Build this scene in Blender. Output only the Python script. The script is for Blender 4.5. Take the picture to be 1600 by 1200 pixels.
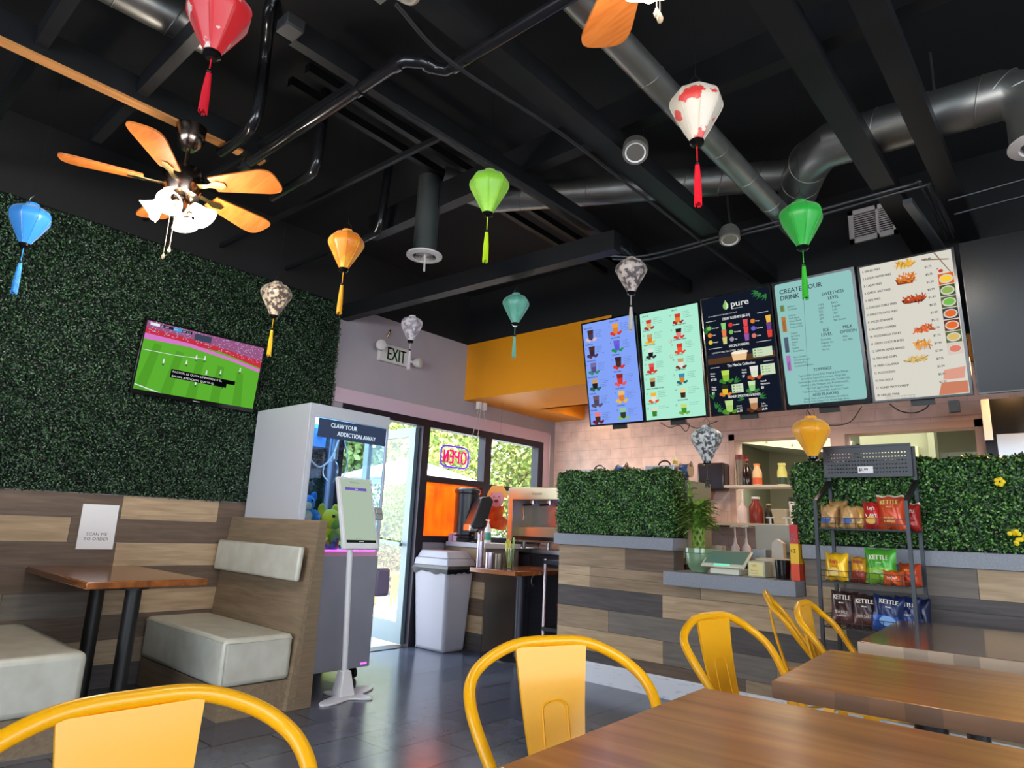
import bpy, bmesh, math, random
from mathutils import Vector, Matrix, Euler
import numpy as np
for o in list(bpy.data.objects): bpy.data.objects.remove(o)
SC = bpy.context.scene
COL = SC.collection
R = math.radians
random.seed(7)

# ------------------------------------------------------------------ camera
H = 1.09
cam = bpy.data.cameras.new('camera'); camo = bpy.data.objects.new('camera', cam); COL.objects.link(camo)
cam.sensor_width = 36; cam.lens = 1021.5 / 1600 * 36; cam.clip_start = 0.05
yaw, pit, rol = R(-41.755), R(12.472), R(2.483)
fw = Vector((math.sin(yaw) * math.cos(pit), math.cos(yaw) * math.cos(pit), math.sin(pit)))
rt = Vector((math.cos(yaw), -math.sin(yaw), 0)); up = rt.cross(fw)
r2 = rt * math.cos(rol) + up * math.sin(rol); u2 = -rt * math.sin(rol) + up * math.cos(rol)
m = Matrix((r2, u2, -fw)).transposed().to_4x4(); m.translation = Vector((0, 0, H))
camo.matrix_world = m
SC.camera = camo

# ------------------------------------------------------------------ world, sun, exposure
W = bpy.data.worlds.new('world'); SC.world = W; W.use_nodes = True
bg = W.node_tree.nodes['Background']; bg.inputs[0].default_value = (0.80, 0.90, 1.0, 1); bg.inputs[1].default_value = 4.6
sun = bpy.data.lights.new('sun', 'SUN'); sun.energy = 13; sun.angle = R(1.0); sun.color = (1, 0.95, 0.85)
suno = bpy.data.objects.new('sun', sun); COL.objects.link(suno)
suno.rotation_euler = Vector((0.5, 0.75, 1.5)).to_track_quat('Z', 'Y').to_euler()
def area(name, loc, rot, sx, sy, e, col):
    l = bpy.data.lights.new(name, 'AREA'); l.shape = 'RECTANGLE'; l.size = sx; l.size_y = sy; l.energy = e; l.color = col
    o = bpy.data.objects.new(name, l); COL.objects.link(o); o.location = loc; o.rotation_euler = rot; return o
# daylight entering the storefront windows behind and to the right of the seats
area('daylight_back', (-0.6, -3.7, 1.6), (R(90), 0, 0), 5.5, 1.9, 26, (0.90, 0.95, 1.0))
area('daylight_right', (3.4, 0.5, 1.6), (0, R(90), 0), 1.9, 5.0, 14, (1.0, 0.95, 0.88))
# kitchen ceiling light, and an added fill lamp to brighten the left pass-through
area('kitchen_light_and_fill', (-0.9, 7.2, 2.85), (0, 0, 0), 1.2, 1.0, 20, (1.0, 0.95, 0.80)); area('kitchen_light_and_fill', (-2.5, 7.2, 2.80), (0, 0, 0), 1.2, 0.8, 30, (1.0, 0.97, 0.82))
SC.view_settings.view_transform = 'Standard'; SC.view_settings.look = 'None'
SC.view_settings.exposure = 0.68; SC.view_settings.gamma = 1.0; SC.view_settings.use_curve_mapping = False

# ------------------------------------------------------------------ materials
def lin(c):
    return tuple(((v / 255) / 12.92 if v / 255 <= 0.04045 else ((v / 255 + 0.055) / 1.055) ** 2.4) for v in c) + (1.0,)
_m = {}
def mat(name, col=(128, 128, 128), rough=0.6, metal=0.0, **k):
    if name in _m: return _m[name]
    M = bpy.data.materials.new(name); M.use_nodes = True; nt = M.node_tree; b = nt.nodes['Principled BSDF']
    b.inputs['Base Color'].default_value = lin(col); b.inputs['Roughness'].default_value = rough; b.inputs['Metallic'].default_value = metal
    if 'coat' in k: b.inputs['Coat Weight'].default_value = k['coat']; b.inputs['Coat Roughness'].default_value = 0.1
    if 'trans' in k: b.inputs['Transmission Weight'].default_value = k['trans']
    if 'alpha' in k: b.inputs['Alpha'].default_value = k['alpha']
    if 'sheen' in k: b.inputs['Sheen Weight'].default_value = k['sheen']
    if 'emit' in k: b.inputs['Emission Color'].default_value = lin(k.get('ecol', col)); b.inputs['Emission Strength'].default_value = k['emit']
    if 'noise' in k:   # col2, scale, optional stretch
        c2, sc, st = k['noise']
        tc = nt.nodes.new('ShaderNodeTexCoord'); mp = nt.nodes.new('ShaderNodeMapping'); mp.inputs['Scale'].default_value = st
        nz = nt.nodes.new('ShaderNodeTexNoise'); nz.inputs['Scale'].default_value = sc; nz.inputs['Detail'].default_value = 6
        cr = nt.nodes.new('ShaderNodeValToRGB'); cr.color_ramp.elements[0].position = k.get('lo', 0.35); cr.color_ramp.elements[1].position = k.get('hi', 0.68)
        cr.color_ramp.elements[0].color = lin(col); cr.color_ramp.elements[1].color = lin(c2)
        nt.links.new(tc.outputs['Object'], mp.inputs[0]); nt.links.new(mp.outputs[0], nz.inputs['Vector'])
        nt.links.new(nz.outputs['Fac'], cr.inputs[0]); nt.links.new(cr.outputs[0], b.inputs['Base Color'])
        if 'bump' in k:
            bp = nt.nodes.new('ShaderNodeBump'); bp.inputs['Strength'].default_value = k['bump']; bp.inputs['Distance'].default_value = 0.01
            nt.links.new(nz.outputs['Fac'], bp.inputs['Height']); nt.links.new(bp.outputs[0], b.inputs['Normal'])
    _m[name] = M; return M
def emis(name, col, s=1.0):
    if name in _m: return _m[name]
    M = bpy.data.materials.new(name); M.use_nodes = True; nt = M.node_tree; nt.nodes.clear()
    e = nt.nodes.new('ShaderNodeEmission'); e.inputs[0].default_value = lin(col); e.inputs[1].default_value = s
    o = nt.nodes.new('ShaderNodeOutputMaterial'); nt.links.new(e.outputs[0], o.inputs[0]); _m[name] = M; return M
def glass(name, tint=(255, 255, 255), refl=0.08):
    if name in _m: return _m[name]
    M = bpy.data.materials.new(name); M.use_nodes = True; nt = M.node_tree; nt.nodes.clear()
    t = nt.nodes.new('ShaderNodeBsdfTransparent'); t.inputs[0].default_value = lin(tint)
    g = nt.nodes.new('ShaderNodeBsdfGlossy'); g.inputs['Roughness'].default_value = 0.02
    x = nt.nodes.new('ShaderNodeMixShader'); x.inputs[0].default_value = refl
    o = nt.nodes.new('ShaderNodeOutputMaterial')
    nt.links.new(t.outputs[0], x.inputs[1]); nt.links.new(g.outputs[0], x.inputs[2]); nt.links.new(x.outputs[0], o.inputs[0]); _m[name] = M; return M
def wood(name, c1, c2, axis=0, rough=0.35, sc=3.0, blocks=None, coat=0.0, bl=0.72):
    """long-grain wood; blocks=(w along cross axis) gives butcher-block staves of slightly different tone"""
    if name in _m: return _m[name]
    M = bpy.data.materials.new(name); M.use_nodes = True; nt = M.node_tree; b = nt.nodes['Principled BSDF']; L = nt.links
    b.inputs['Roughness'].default_value = rough; b.inputs['Coat Weight'].default_value = coat; b.inputs['Coat Roughness'].default_value = 0.12
    tc = nt.nodes.new('ShaderNodeTexCoord'); mp = nt.nodes.new('ShaderNodeMapping')
    s = [14, 14, 14]; s[axis] = 1.2; mp.inputs['Scale'].default_value = s
    nz = nt.nodes.new('ShaderNodeTexNoise'); nz.inputs['Scale'].default_value = sc; nz.inputs['Detail'].default_value = 8; nz.inputs['Distortion'].default_value = 0.6
    cr = nt.nodes.new('ShaderNodeValToRGB'); cr.color_ramp.elements[0].position = 0.3; cr.color_ramp.elements[1].position = 0.72
    cr.color_ramp.elements[0].color = lin(c1); cr.color_ramp.elements[1].color = lin(c2)
    L.new(tc.outputs['Object'], mp.inputs[0]); L.new(mp.outputs[0], nz.inputs['Vector']); L.new(nz.outputs['Fac'], cr.inputs[0])
    out = cr.outputs[0]
    if blocks:
        mp2 = nt.nodes.new('ShaderNodeMapping'); mp2.inputs['Scale'].default_value = blocks
        br = nt.nodes.new('ShaderNodeVectorMath'); br.operation = 'FLOOR'
        wn = nt.nodes.new('ShaderNodeTexWhiteNoise'); wn.noise_dimensions = '3D'
        mr = nt.nodes.new('ShaderNodeMapRange'); mr.inputs[3].default_value = bl; mr.inputs[4].default_value = 1 + (1 - bl) * .7
        mx = nt.nodes.new('ShaderNodeVectorMath'); mx.operation = 'SCALE'
        L.new(tc.outputs['Object'], mp2.inputs[0]); L.new(mp2.outputs[0], br.inputs[0]); L.new(br.outputs[0], wn.inputs['Vector'])
        L.new(wn.outputs['Value'], mr.inputs[0]); L.new(out, mx.inputs[0]); L.new(mr.outputs[0], mx.inputs['Scale']); out = mx.outputs[0]
    L.new(out, b.inputs['Base Color'])
    _m[name] = M; return M
def leafmat(name, cols, rough=0.45):
    if name in _m: return _m[name]
    M = bpy.data.materials.new(name); M.use_nodes = True; nt = M.node_tree; b = nt.nodes['Principled BSDF']
    g = nt.nodes.new('ShaderNodeNewGeometry'); cr = nt.nodes.new('ShaderNodeValToRGB'); e = cr.color_ramp.elements
    while len(e) < len(cols): e.new(0.5)
    for i, c in enumerate(cols): e[i].position = i / (len(cols) - 1); e[i].color = lin(c)
    nt.links.new(g.outputs['Random Per Island'], cr.inputs[0]); nt.links.new(cr.outputs[0], b.inputs['Base Color']); b.inputs['Roughness'].default_value = rough
    _m[name] = M; return M
def brickmat(name, c1, c2, mortar, bw, bh, rough=0.6, plane='XZ', ms=0.006, offs=0.5):
    if name in _m: return _m[name]
    M = bpy.data.materials.new(name); M.use_nodes = True; nt = M.node_tree; b = nt.nodes['Principled BSDF']; L = nt.links
    tc = nt.nodes.new('ShaderNodeTexCoord'); sp = nt.nodes.new('ShaderNodeSeparateXYZ'); cb = nt.nodes.new('ShaderNodeCombineXYZ')
    L.new(tc.outputs['Object'], sp.inputs[0]); L.new(sp.outputs[plane[0]], cb.inputs['X']); L.new(sp.outputs[plane[1]], cb.inputs['Y'])
    t = nt.nodes.new('ShaderNodeTexBrick'); t.inputs['Scale'].default_value = 1; t.inputs['Brick Width'].default_value = bw; t.inputs['Row Height'].default_value = bh
    t.inputs['Mortar Size'].default_value = ms; t.inputs['Color1'].default_value = lin(c1); t.inputs['Color2'].default_value = lin(c2); t.inputs['Mortar'].default_value = lin(mortar)
    t.offset = offs
    L.new(cb.outputs[0], t.inputs['Vector'])
    nz = nt.nodes.new('ShaderNodeTexNoise'); nz.inputs['Scale'].default_value = 7; nz.inputs['Detail'].default_value = 8
    L.new(tc.outputs['Object'], nz.inputs['Vector'])
    mr = nt.nodes.new('ShaderNodeMapRange'); mr.inputs[1].default_value = 0.3; mr.inputs[2].default_value = 0.7; mr.inputs[3].default_value = 0.82; mr.inputs[4].default_value = 1.15
    mx = nt.nodes.new('ShaderNodeVectorMath'); mx.operation = 'SCALE'
    L.new(nz.outputs['Fac'], mr.inputs[0]); L.new(t.outputs['Color'], mx.inputs[0]); L.new(mr.outputs[0], mx.inputs['Scale']); L.new(mx.outputs[0], b.inputs['Base Color'])
    b.inputs['Roughness'].default_value = rough
    bp = nt.nodes.new('ShaderNodeBump'); bp.inputs['Strength'].default_value = 0.35; bp.inputs['Distance'].default_value = 0.003; bp.invert = True
    L.new(t.outputs['Fac'], bp.inputs['Height']); L.new(bp.outputs[0], b.inputs['Normal'])
    _m[name] = M; return M

BLK = mat('black_paint', (19, 19, 22), 0.45)
BLKD = mat('black_deck', (9, 9, 11), 0.8, noise=((14, 14, 17), 3, (1, 1, 1)))
BLKG = mat('black_gloss', (12, 12, 14), 0.15)
PLB = mat('black_plastic', (26, 26, 30), 0.35)
YEL = mat('yellow_powder_coat', (242, 172, 2), 0.36, coat=0.15)
WHV = mat('white_vinyl', (205, 204, 192), 0.38, noise=((190, 188, 175), 9, (1, 1, 1)))
GREYL = mat('light_grey_laminate', (176, 178, 188), 0.5)
GSTONE = mat('grey_speckled_stone', (128, 132, 142), 0.45, noise=((142, 145, 154), 160, (1, 1, 1)), lo=0.45, hi=0.6)
STEEL = mat('brushed_steel', (170, 172, 176), 0.3, 1.0)
DSTEEL = mat('dark_steel', (60, 62, 66), 0.35, 0.9)
GALV = mat('galvanised_duct', (168, 168, 164), 0.4, 0.92, noise=((150, 150, 146), 5, (1, 1, 1)))
WHT = mat('white_paint', (225, 224, 222), 0.5)
PAPER = mat('paper', (232, 230, 232), 0.7)
OAK1 = wood('laminate_oak', (122, 104, 84), (150, 130, 106), 0, 0.5)
OAK2 = wood('laminate_oak_side', (112, 95, 77), (140, 121, 98), 1, 0.5)
TBL = wood('varnished_tabletop', (156, 92, 38), (204, 138, 74), 0, 0.28, 1.5, (1.6, 6, 0.0), 0.4, 0.9)
TBLB = wood('booth_tabletop', (116, 62, 28), (165, 96, 44), 0, 0.2, 1.4, (1.5, 12, 0.0), 0.5, 0.8)
STV = wood('butcher_block_edge', (92, 60, 34), (128, 86, 52), 0, 0.35, 1.2, (14, 0.0, 0.0), 0.2, 0.6)
STV2 = wood('butcher_block_edge_pale', (150, 128, 108), (182, 158, 134), 0, 0.35, 1.2, (14, 0.0, 0.0), 0.2, 0.6)
GOLDP = mat('antique_brass', (120, 100, 70), 0.25, 0.9)

# ------------------------------------------------------------------ mesh helpers
MW = {}
class MB:
    def __init__(s): s.v = []; s.f = []; s.mi = []; s.m = []; s.cur = 0; s.fl = []
    def use(s, m):
        if m not in s.m: s.m.append(m)
        s.cur = s.m.index(m); return s
    def add(s, vs, fs, flat=False):
        n = len(s.v); s.v += [tuple(v) for v in vs]
        for f in fs: s.f.append([n + i for i in f]); s.mi.append(s.cur); s.fl.append(flat)
        return s
    def box(s, x0, y0, z0, x1, y1, z1):
        a = [(x0, y0, z0), (x1, y0, z0), (x1, y1, z0), (x0, y1, z0), (x0, y0, z1), (x1, y0, z1), (x1, y1, z1), (x0, y1, z1)]
        return s.add(a, [(0, 3, 2, 1), (4, 5, 6, 7), (0, 1, 5, 4), (1, 2, 6, 5), (2, 3, 7, 6), (3, 0, 4, 7)])
    def frustum(s, a0, a1, z0, z1):   # a=(x0,y0,x1,y1) at bottom and top
        v = [(a0[0], a0[1], z0), (a0[2], a0[1], z0), (a0[2], a0[3], z0), (a0[0], a0[3], z0), (a1[0], a1[1], z1), (a1[2], a1[1], z1), (a1[2], a1[3], z1), (a1[0], a1[3], z1)]
        return s.add(v, [(0, 3, 2, 1), (4, 5, 6, 7), (0, 1, 5, 4), (1, 2, 6, 5), (2, 3, 7, 6), (3, 0, 4, 7)])
    def bar(s, p, q, w, h=None, upv=(0, 0, 1)):
        h = h or w; p = Vector(p); q = Vector(q); d = (q - p).normalized(); u = Vector(upv)
        if abs(d.dot(u)) > 0.98: u = Vector((1, 0, 0))
        a = d.cross(u).normalized() * w / 2; b = a.cross(d).normalized() * h / 2
        v = [p - a - b, p + a - b, p + a + b, p - a + b, q - a - b, q + a - b, q + a + b, q - a + b]
        return s.add(v, [(0, 3, 2, 1), (4, 5, 6, 7), (0, 1, 5, 4), (1, 2, 6, 5), (2, 3, 7, 6), (3, 0, 4, 7)])
    def tube(s, pts, r, n=8, caps=True, closed=False):
        P = [Vector(p) for p in pts]; k = len(P); rr = r if isinstance(r, (list, tuple)) else [r] * k
        T = []
        for i in range(k):
            a = P[(i - 1) % k] if (closed or i > 0) else P[i]; b = P[(i + 1) % k] if (closed or i < k - 1) else P[i]
            T.append((b - a).normalized())
        u = Vector((0, 0, 1)) if abs(T[0].z) < 0.9 else Vector((1, 0, 0)); N = (u - T[0] * u.dot(T[0])).normalized(); vs = []
        for i in range(k):
            N = (N - T[i] * N.dot(T[i])); N = N.normalized() if N.length > 1e-6 else Vector((1, 0, 0)); B = T[i].cross(N)
            for j in range(n):
                t = 2 * math.pi * j / n; vs.append(P[i] + (N * math.cos(t) + B * math.sin(t)) * rr[i])
        fs = []
        for i in range(k if closed else k - 1):
            i2 = (i + 1) % k
            for j in range(n): j2 = (j + 1) % n; fs.append((i * n + j, i * n + j2, i2 * n + j2, i2 * n + j))
        if caps and not closed: fs.append(tuple(range(n))[::-1]); fs.append(tuple((k - 1) * n + j for j in range(n)))
        return s.add(vs, fs)
    def lathe(s, prof, c=(0, 0, 0), n=20, M=None, flat=False, a0=0.0, caps=True):
        vs = []; fs = []; k = len(prof)
        for r_, z in prof:
            for j in range(n):
                t = 2 * math.pi * j / n + a0; vs.append(Vector((r_ * math.cos(t), r_ * math.sin(t), z)))
        for i in range(k - 1):
            for j in range(n): j2 = (j + 1) % n; fs.append((i * n + j, i * n + j2, (i + 1) * n + j2, (i + 1) * n + j))
        if caps: fs.append(tuple(range(n))[::-1]); fs.append(tuple((k - 1) * n + j for j in range(n)))
        if M is not None: vs = [M @ v for v in vs]
        vs = [v + Vector(c) for v in vs]
        return s.add(vs, fs, flat)
    def ball(s, c, r, n=12, m=8, sq=(1, 1, 1)):
        return s.lathe([(max(1e-4, r * math.sin(math.pi * i / m)), -r * math.cos(math.pi * i / m)) for i in range(m + 1)], c, n, Matrix.Diagonal((sq[0], sq[1], sq[2])))
    def prism(s, pts, d0, d1, plane='XZ'):
        """polygon pts in a plane, extruded between d0 and d1 on the third axis"""
        def f(p, d): return {'XZ': (p[0], d, p[1]), 'XY': (p[0], p[1], d), 'YZ': (d, p[0], p[1])}[plane]
        n = len(pts); v = [f(p, d0) for p in pts] + [f(p, d1) for p in pts]
        return s.add(v, [tuple(range(n)), tuple(range(n, 2 * n))[::-1]] + [(i, n + i, n + (i + 1) % n, (i + 1) % n) for i in range(n)])
    def build(s, name, m=None, parent=None, world=False, bev=0, sm=True, loc=None):
        me = bpy.data.meshes.new(name); vs = s.v
        if world and parent is not None:
            iv = MW[parent.name].inverted(); vs = [tuple(iv @ Vector(v)) for v in vs]
        o = None
        if parent is None:
            if loc is None:
                A = np.array(vs); loc = (float((A[:, 0].min() + A[:, 0].max()) / 2), float((A[:, 1].min() + A[:, 1].max()) / 2), float(A[:, 2].min()))
            vs = [(v[0] - loc[0], v[1] - loc[1], v[2] - loc[2]) for v in vs]
        me.from_pydata(vs, [], s.f)
        mats = s.m if s.m else [m]
        for x in mats: me.materials.append(x)
        if s.m: me.polygons.foreach_set('material_index', s.mi)
        bm = bmesh.new(); bm.from_mesh(me); bmesh.ops.recalc_face_normals(bm, faces=bm.faces); bm.to_mesh(me); bm.free()
        if sm:
            me.polygons.foreach_set('use_smooth', [not f for f in s.fl]); me.set_sharp_from_angle(angle=R(38))
        me.update()
        o = bpy.data.objects.new(name, me); COL.objects.link(o)
        if parent is not None: o.parent = parent; MW[o.name] = MW[parent.name].copy()
        else: o.location = loc; MW[o.name] = Matrix.Translation(loc)
        if bev:
            b = o.modifiers.new('bevel', 'BEVEL'); b.width = bev; b.segments = 3 if bev > 0.008 else 2; b.limit_method = 'ANGLE'; b.angle_limit = R(40); b.harden_normals = False
        return o
def tag(o, label=None, cat=None, group=None, kind=None):
    if label: o['label'] = label
    if cat: o['category'] = cat
    if group: o['group'] = group
    if kind: o['kind'] = kind
    return o
def thing(name, label, cat, loc=(0, 0, 0), rot=(0, 0, 0), group=None):
    o = bpy.data.objects.new(name, None); COL.objects.link(o); o.empty_display_size = 0.1
    o.location = loc; o.rotation_euler = rot; MW[o.name] = Matrix.LocRotScale(Vector(loc), Euler(rot), None)
    return tag(o, label, cat, group)
def struct(o, label=None): return tag(o, label, kind='structure')
def one(name, mb, m, label, cat, group=None, **k): return tag(mb.build(name, m, **k), label, cat, group)
def dup(o, loc=None, rot=None, label=None, parent=None):
    c = o.copy(); COL.objects.link(c)
    if parent is not None: c.parent = parent
    if loc is not None: c.location = loc
    if rot is not None: c.rotation_euler = rot
    if label: c['label'] = label
    for ch in list(o.children): dup(ch, parent=c)
    return c
def cr_spline(P, n=8):
    P = [Vector(p) for p in P]; P = [2 * P[0] - P[1]] + P + [2 * P[-1] - P[-2]]; o = []
    for i in range(1, len(P) - 2):
        a, b, c, d = P[i - 1:i + 3]
        for k in range(n):
            t = k / n; o.append(0.5 * ((2 * b) + (-a + c) * t + (2 * a - 5 * b + 4 * c - d) * t * t + (-a + 3 * b - 3 * c + d) * t ** 3))
    return o + [P[-2]]
# glyph cache: lettering as real mesh
GL = {}
def load_glyphs():
    chars = [chr(i) for i in range(33, 127)]; obs = []
    for c in chars:
        for body in (c, 'H' + c + 'H'):
            cu = bpy.data.curves.new('t', 'FONT'); cu.body = body; cu.resolution_u = 2
            o = bpy.data.objects.new('t', cu); COL.objects.link(o); obs.append(o)
    cu = bpy.data.curves.new('t', 'FONT'); cu.body = 'HH'; o = bpy.data.objects.new('t', cu); COL.objects.link(o); obs.append(o)
    bpy.context.view_layer.update(); dg = bpy.context.evaluated_depsgraph_get()
    def ext(o):
        me = o.evaluated_get(dg).to_mesh(); v = [tuple(p.co) for p in me.vertices]; f = [tuple(p.vertices) for p in me.polygons]; o.evaluated_get(dg).to_mesh_clear(); return v, f
    hv = ext(obs[-1])[0]; hh = max(p[0] for p in hv) - min(p[0] for p in hv)
    for i, c in enumerate(chars):
        v, f = ext(obs[2 * i]); w, _ = ext(obs[2 * i + 1]); GL[c] = (v, f, (max(p[0] for p in w) - min(p[0] for p in w)) - hh)
    for o in obs:
        d = o.data; bpy.data.objects.remove(o); bpy.data.curves.remove(d)
load_glyphs()
def twidth(t, size, sx=1): return sum((GL[c][2] if c in GL else 0.28) for c in t) * size * sx
def text(mb, t, u, v, size, d, align='L', sx=1.0, rot=0.0, bold=0.0, mirror=False):
    """text on the local XZ plane at y=-d, facing -Y; u,v = baseline start"""
    w = twidth(t, size, sx); x = {'L': 0, 'C': -w / 2, 'R': -w}[align]; ca, sa = math.cos(rot), math.sin(rot)
    for c in t:
        if c in GL:
            vv, ff, ad = GL[c]
            for bo in ((0,) if not bold else (0, bold, -bold)):
                P = []
                for p in vv:
                    a = x + (p[0] * size) * sx + bo; b = p[1] * size
                    if mirror: a = -a
                    P.append((u + a * ca - b * sa, -d, v + a * sa + b * ca))
                mb.add(P, ff, True)
            x += ad * size * sx
        else: x += 0.28 * size * sx
def quad(mb, u0, v0, u1, v1, d): mb.add([(u0, -d, v0), (u1, -d, v0), (u1, -d, v1), (u0, -d, v1)], [(0, 1, 2, 3)], True)
def poly(mb, pts, d): mb.add([(p[0], -d, p[1]) for p in pts], [tuple(range(len(pts)))], True)
def disc(mb, u, v, ru, rv, d, n=16, a0=0): poly(mb, [(u + ru * math.cos(a0 + 2 * math.pi * i / n), v + rv * math.sin(a0 + 2 * math.pi * i / n)) for i in range(n)], d)
# ------------------------------------------------------------------ the room
XW = -4.845; YS = 4.69; YB = 6.25; ZC = 2.98; ZD = 3.52
mb = MB(); mb.use(brickmat('dark_slate_tile', (74, 80, 96), (90, 96, 112), (12, 12, 15), 0.6, 0.3, 0.26, 'YX', 0.005))
mb.box(XW, -4, -0.05, 3.6, 9.2, 0)
struct(mb.build('floor', loc=(XW, 4.38, 0)))
_b = _m['dark_slate_tile'].node_tree.nodes['Principled BSDF']; _b.inputs['Specular IOR Level'].default_value = .85; _b.inputs['Roughness'].default_value = .2
mb = MB(); mb.box(-5.0, -4.2, ZD, 3.8, 9.3, ZD + 0.12); struct(mb.build('ceiling', BLKD))
# left wall: painted grey with a door and window opening, black above the paint line
GREYW = mat('grey_wall_paint', (160, 150, 158), 0.65, noise=((166, 157, 162), 2, (1, 1, 1)))
mb = MB(); mb.use(GREYW)
X0 = XW - 0.15
mb.box(X0, -4, 0, XW, 3.22, ZC); mb.box(X0, 3.22, 2.10, XW, 6.02, ZC); mb.box(X0, 6.02, 0, XW, 9.2, ZC)
mb.use(BLKD).box(X0, -4, ZC, XW, 9.2, ZD)
struct(mb.build('wall_left', loc=(XW, 0, 0)))
mb = MB(); mb.box(X0 + .03, 4.22, 0, XW - .02, 6.02, 0.93); struct(mb.build('wall_under_window', GREYW))
# trim band over door and window
TRIM = mat('trim_paint', (206, 178, 192), 0.55)
mb = MB(); mb.box(XW, 3.12, 2.10, XW + 0.02, 6.12, 2.225); mb.box(XW, 6.02, 0.93, XW + 0.02, 6.12, 2.10)
struct(mb.build('trim_1', TRIM))
# storefront frame
FR = mat('dark_bronze_frame', (36, 30, 42), 0.4, 0.3)
mb = MB()
for (y0, z0, y1, z1) in ((3.22, 2.03, 6.02, 2.10), (4.15, 0.0, 4.24, 2.03), (5.03, 0.93, 5.13, 2.03), (5.93, 0.93, 6.02, 2.03), (4.24, 1.50, 5.03, 1.56), (4.24, 0.93, 5.03, 0.99), (5.13, 0.93, 5.93, 0.99), (5.13, 1.49, 5.93, 1.54), (3.22, 0, 3.27, 2.03)):
    mb.box(XW - 0.09, y0, z0, XW + 0.012, y1, z1)
w1 = struct(mb.build('window_1', FR))
CLR = glass('clear_glass', (250, 253, 252), 0.06)
mb = MB(); mb.box(XW - .045, 4.24, 1.56, XW - .039, 5.03, 2.03); p = mb.build('pane', CLR, w1, world=True)
mb = MB(); mb.box(XW - .045, 5.13, 1.54, XW - .039, 5.93, 2.03); p = mb.build('pane', CLR, w1, world=True)
AMB = mat('amber_film', (255, 120, 10), 0.4, trans=1.0, noise=((255, 70, 10), 12, (1, 1, 0.25)))
mb = MB(); mb.box(XW - .045, 4.24, 0.99, XW - .039, 5.03, 1.50); tag(mb.build('pane', AMB, w1, world=True), 'amber film covered lower pane')
mb = MB(); mb.box(XW - .045, 5.13, 0.99, XW - .039, 5.93, 1.49); mb.build('pane', CLR, w1, world=True)
# door leaf swung outward
DA = mat('pale_door_frame', (112, 128, 134), 0.4, 0.2)
d1 = tag(thing('door_1', None, None, (XW - 0.05, 4.13, 0), (0, 0, R(176))), 'glass entrance door with pale metal frame, standing open', kind='structure')
mb = MB()
mb.box(0, -0.022, 0.02, 0.09, 0.022, 2.02); mb.box(0.81, -0.022, 0.02, 0.9, 0.022, 2.02); mb.box(0.09, -0.022, 1.93, 0.81, 0.022, 2.02); mb.box(0.09, -0.022, 0.02, 0.81, 0.022, 0.2)
mb.build('door_frame', DA, d1)
mb = MB(); mb.box(0.09, -0.003, 0.2, 0.81, 0.003, 1.93); mb.build('pane', CLR, d1)
mb = MB(); mb.bar((0.05, 0.06, 0.9), (0.85, 0.06, 0.95), 0.03); mb.build('push_bar', DA, d1)
mb = MB(); mb.box(XW - .15, 3.22, -0.049, XW, 4.15, 0.006); struct(mb.build('trim_2', mat('threshold', (90, 92, 98), 0.3, 0.8)))
# menu (back) wall: painted block, two pass-throughs
PINK = brickmat('painted_block', (224, 194, 182), (227, 198, 186), (208, 174, 162), 0.27, 0.112, 0.5, 'XZ', 0.003)
mb = MB(); mb.use(PINK); T = YB + 0.16
for x0, z0, x1, z1 in ((XW - .15, 0, -2.6, ZC), (-2.6, 0, -1.72, 1.20), (-2.6, 2.03, -1.72, ZC), (-1.72, 0, -1.60, ZC), (-1.60, 0, -0.65, 1.20), (-1.60, 2.03, -0.65, ZC), (-0.65, 0, 3.6, ZC)): mb.box(x0, YB, z0, x1, T, z1)
mb.use(BLKD).box(XW - .15, YB, ZC, 3.6, T, ZD)
struct(mb.build('wall_back', loc=(0, YB, 0)))
TP = mat('pink_trim', (205, 172, 158), 0.5)
mb = MB()
for x0, z0, x1, z1 in ((-2.66, 1.2, -2.60, 2.09), (-2.66, 2.03, -0.59, 2.09), (-1.72, 1.2, -1.60, 2.03), (-0.65, 1.2, -0.59, 2.09)): mb.box(x0, YB - .02, z0, x1, YB, z1)
mb.box(-2.9, YB - .012, 2.125, -0.5, YB, 2.135)
struct(mb.build('trim_3', TP))
# soffit
ORG = mat('orange_paint', (232, 148, 8), 0.5)
mb = MB(); mb.use(ORG)
mb.box(XW, YS, 2.38, -3.04, YS + .04, ZC); mb.box(XW, YS + .04, 2.38, -4.45, YB, 2.42); mb.box(-4.45, YS + .04, 2.38, 3.6, 5.5, 2.42)
mb.box(-4.45, 5.5, 2.38, -4.41, YB, 2.62); mb.box(-4.45, 5.46, 2.38, 3.6, 5.5, 2.62); mb.box(-4.45, 5.46, 2.62, 3.6, YB, 2.66)
mb.use(BLKD).box(XW, YS, ZC, -3.04, YS + .04, ZD); mb.box(-3.04, YS, 2.38, 3.6, YS + .04, ZD)
struct(mb.build('trim_4', loc=(0, YS, 0)), 'orange soffit over the counter')
# unseen sides
SIDE = mat('side_wall_paint', (120, 116, 116), 0.7)
mb = MB(); mb.box(XW, -4.15, 0, 3.6, -4, 0.6); mb.box(XW, -4.15, 2.6, 3.6, -4, ZD); mb.box(XW, -4.15, 0.6, -3.6, -4, 2.6); mb.box(2.4, -4.15, 0.6, 3.6, -4, 2.6); mb.box(-.7, -4.15, 0.6, -.5, -4, 2.6); struct(mb.build('wall_front', SIDE))
mb = MB(); mb.box(3.6, -4, 0, 3.75, 9.2, 0.6); mb.box(3.6, -4, 2.6, 3.75, 9.2, ZD); mb.box(3.6, -4, 0.6, 3.75, -2.1, 2.6); mb.box(3.6, 3.1, 0.6, 3.75, 9.2, 2.6); struct(mb.build('wall_right', SIDE))
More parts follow.
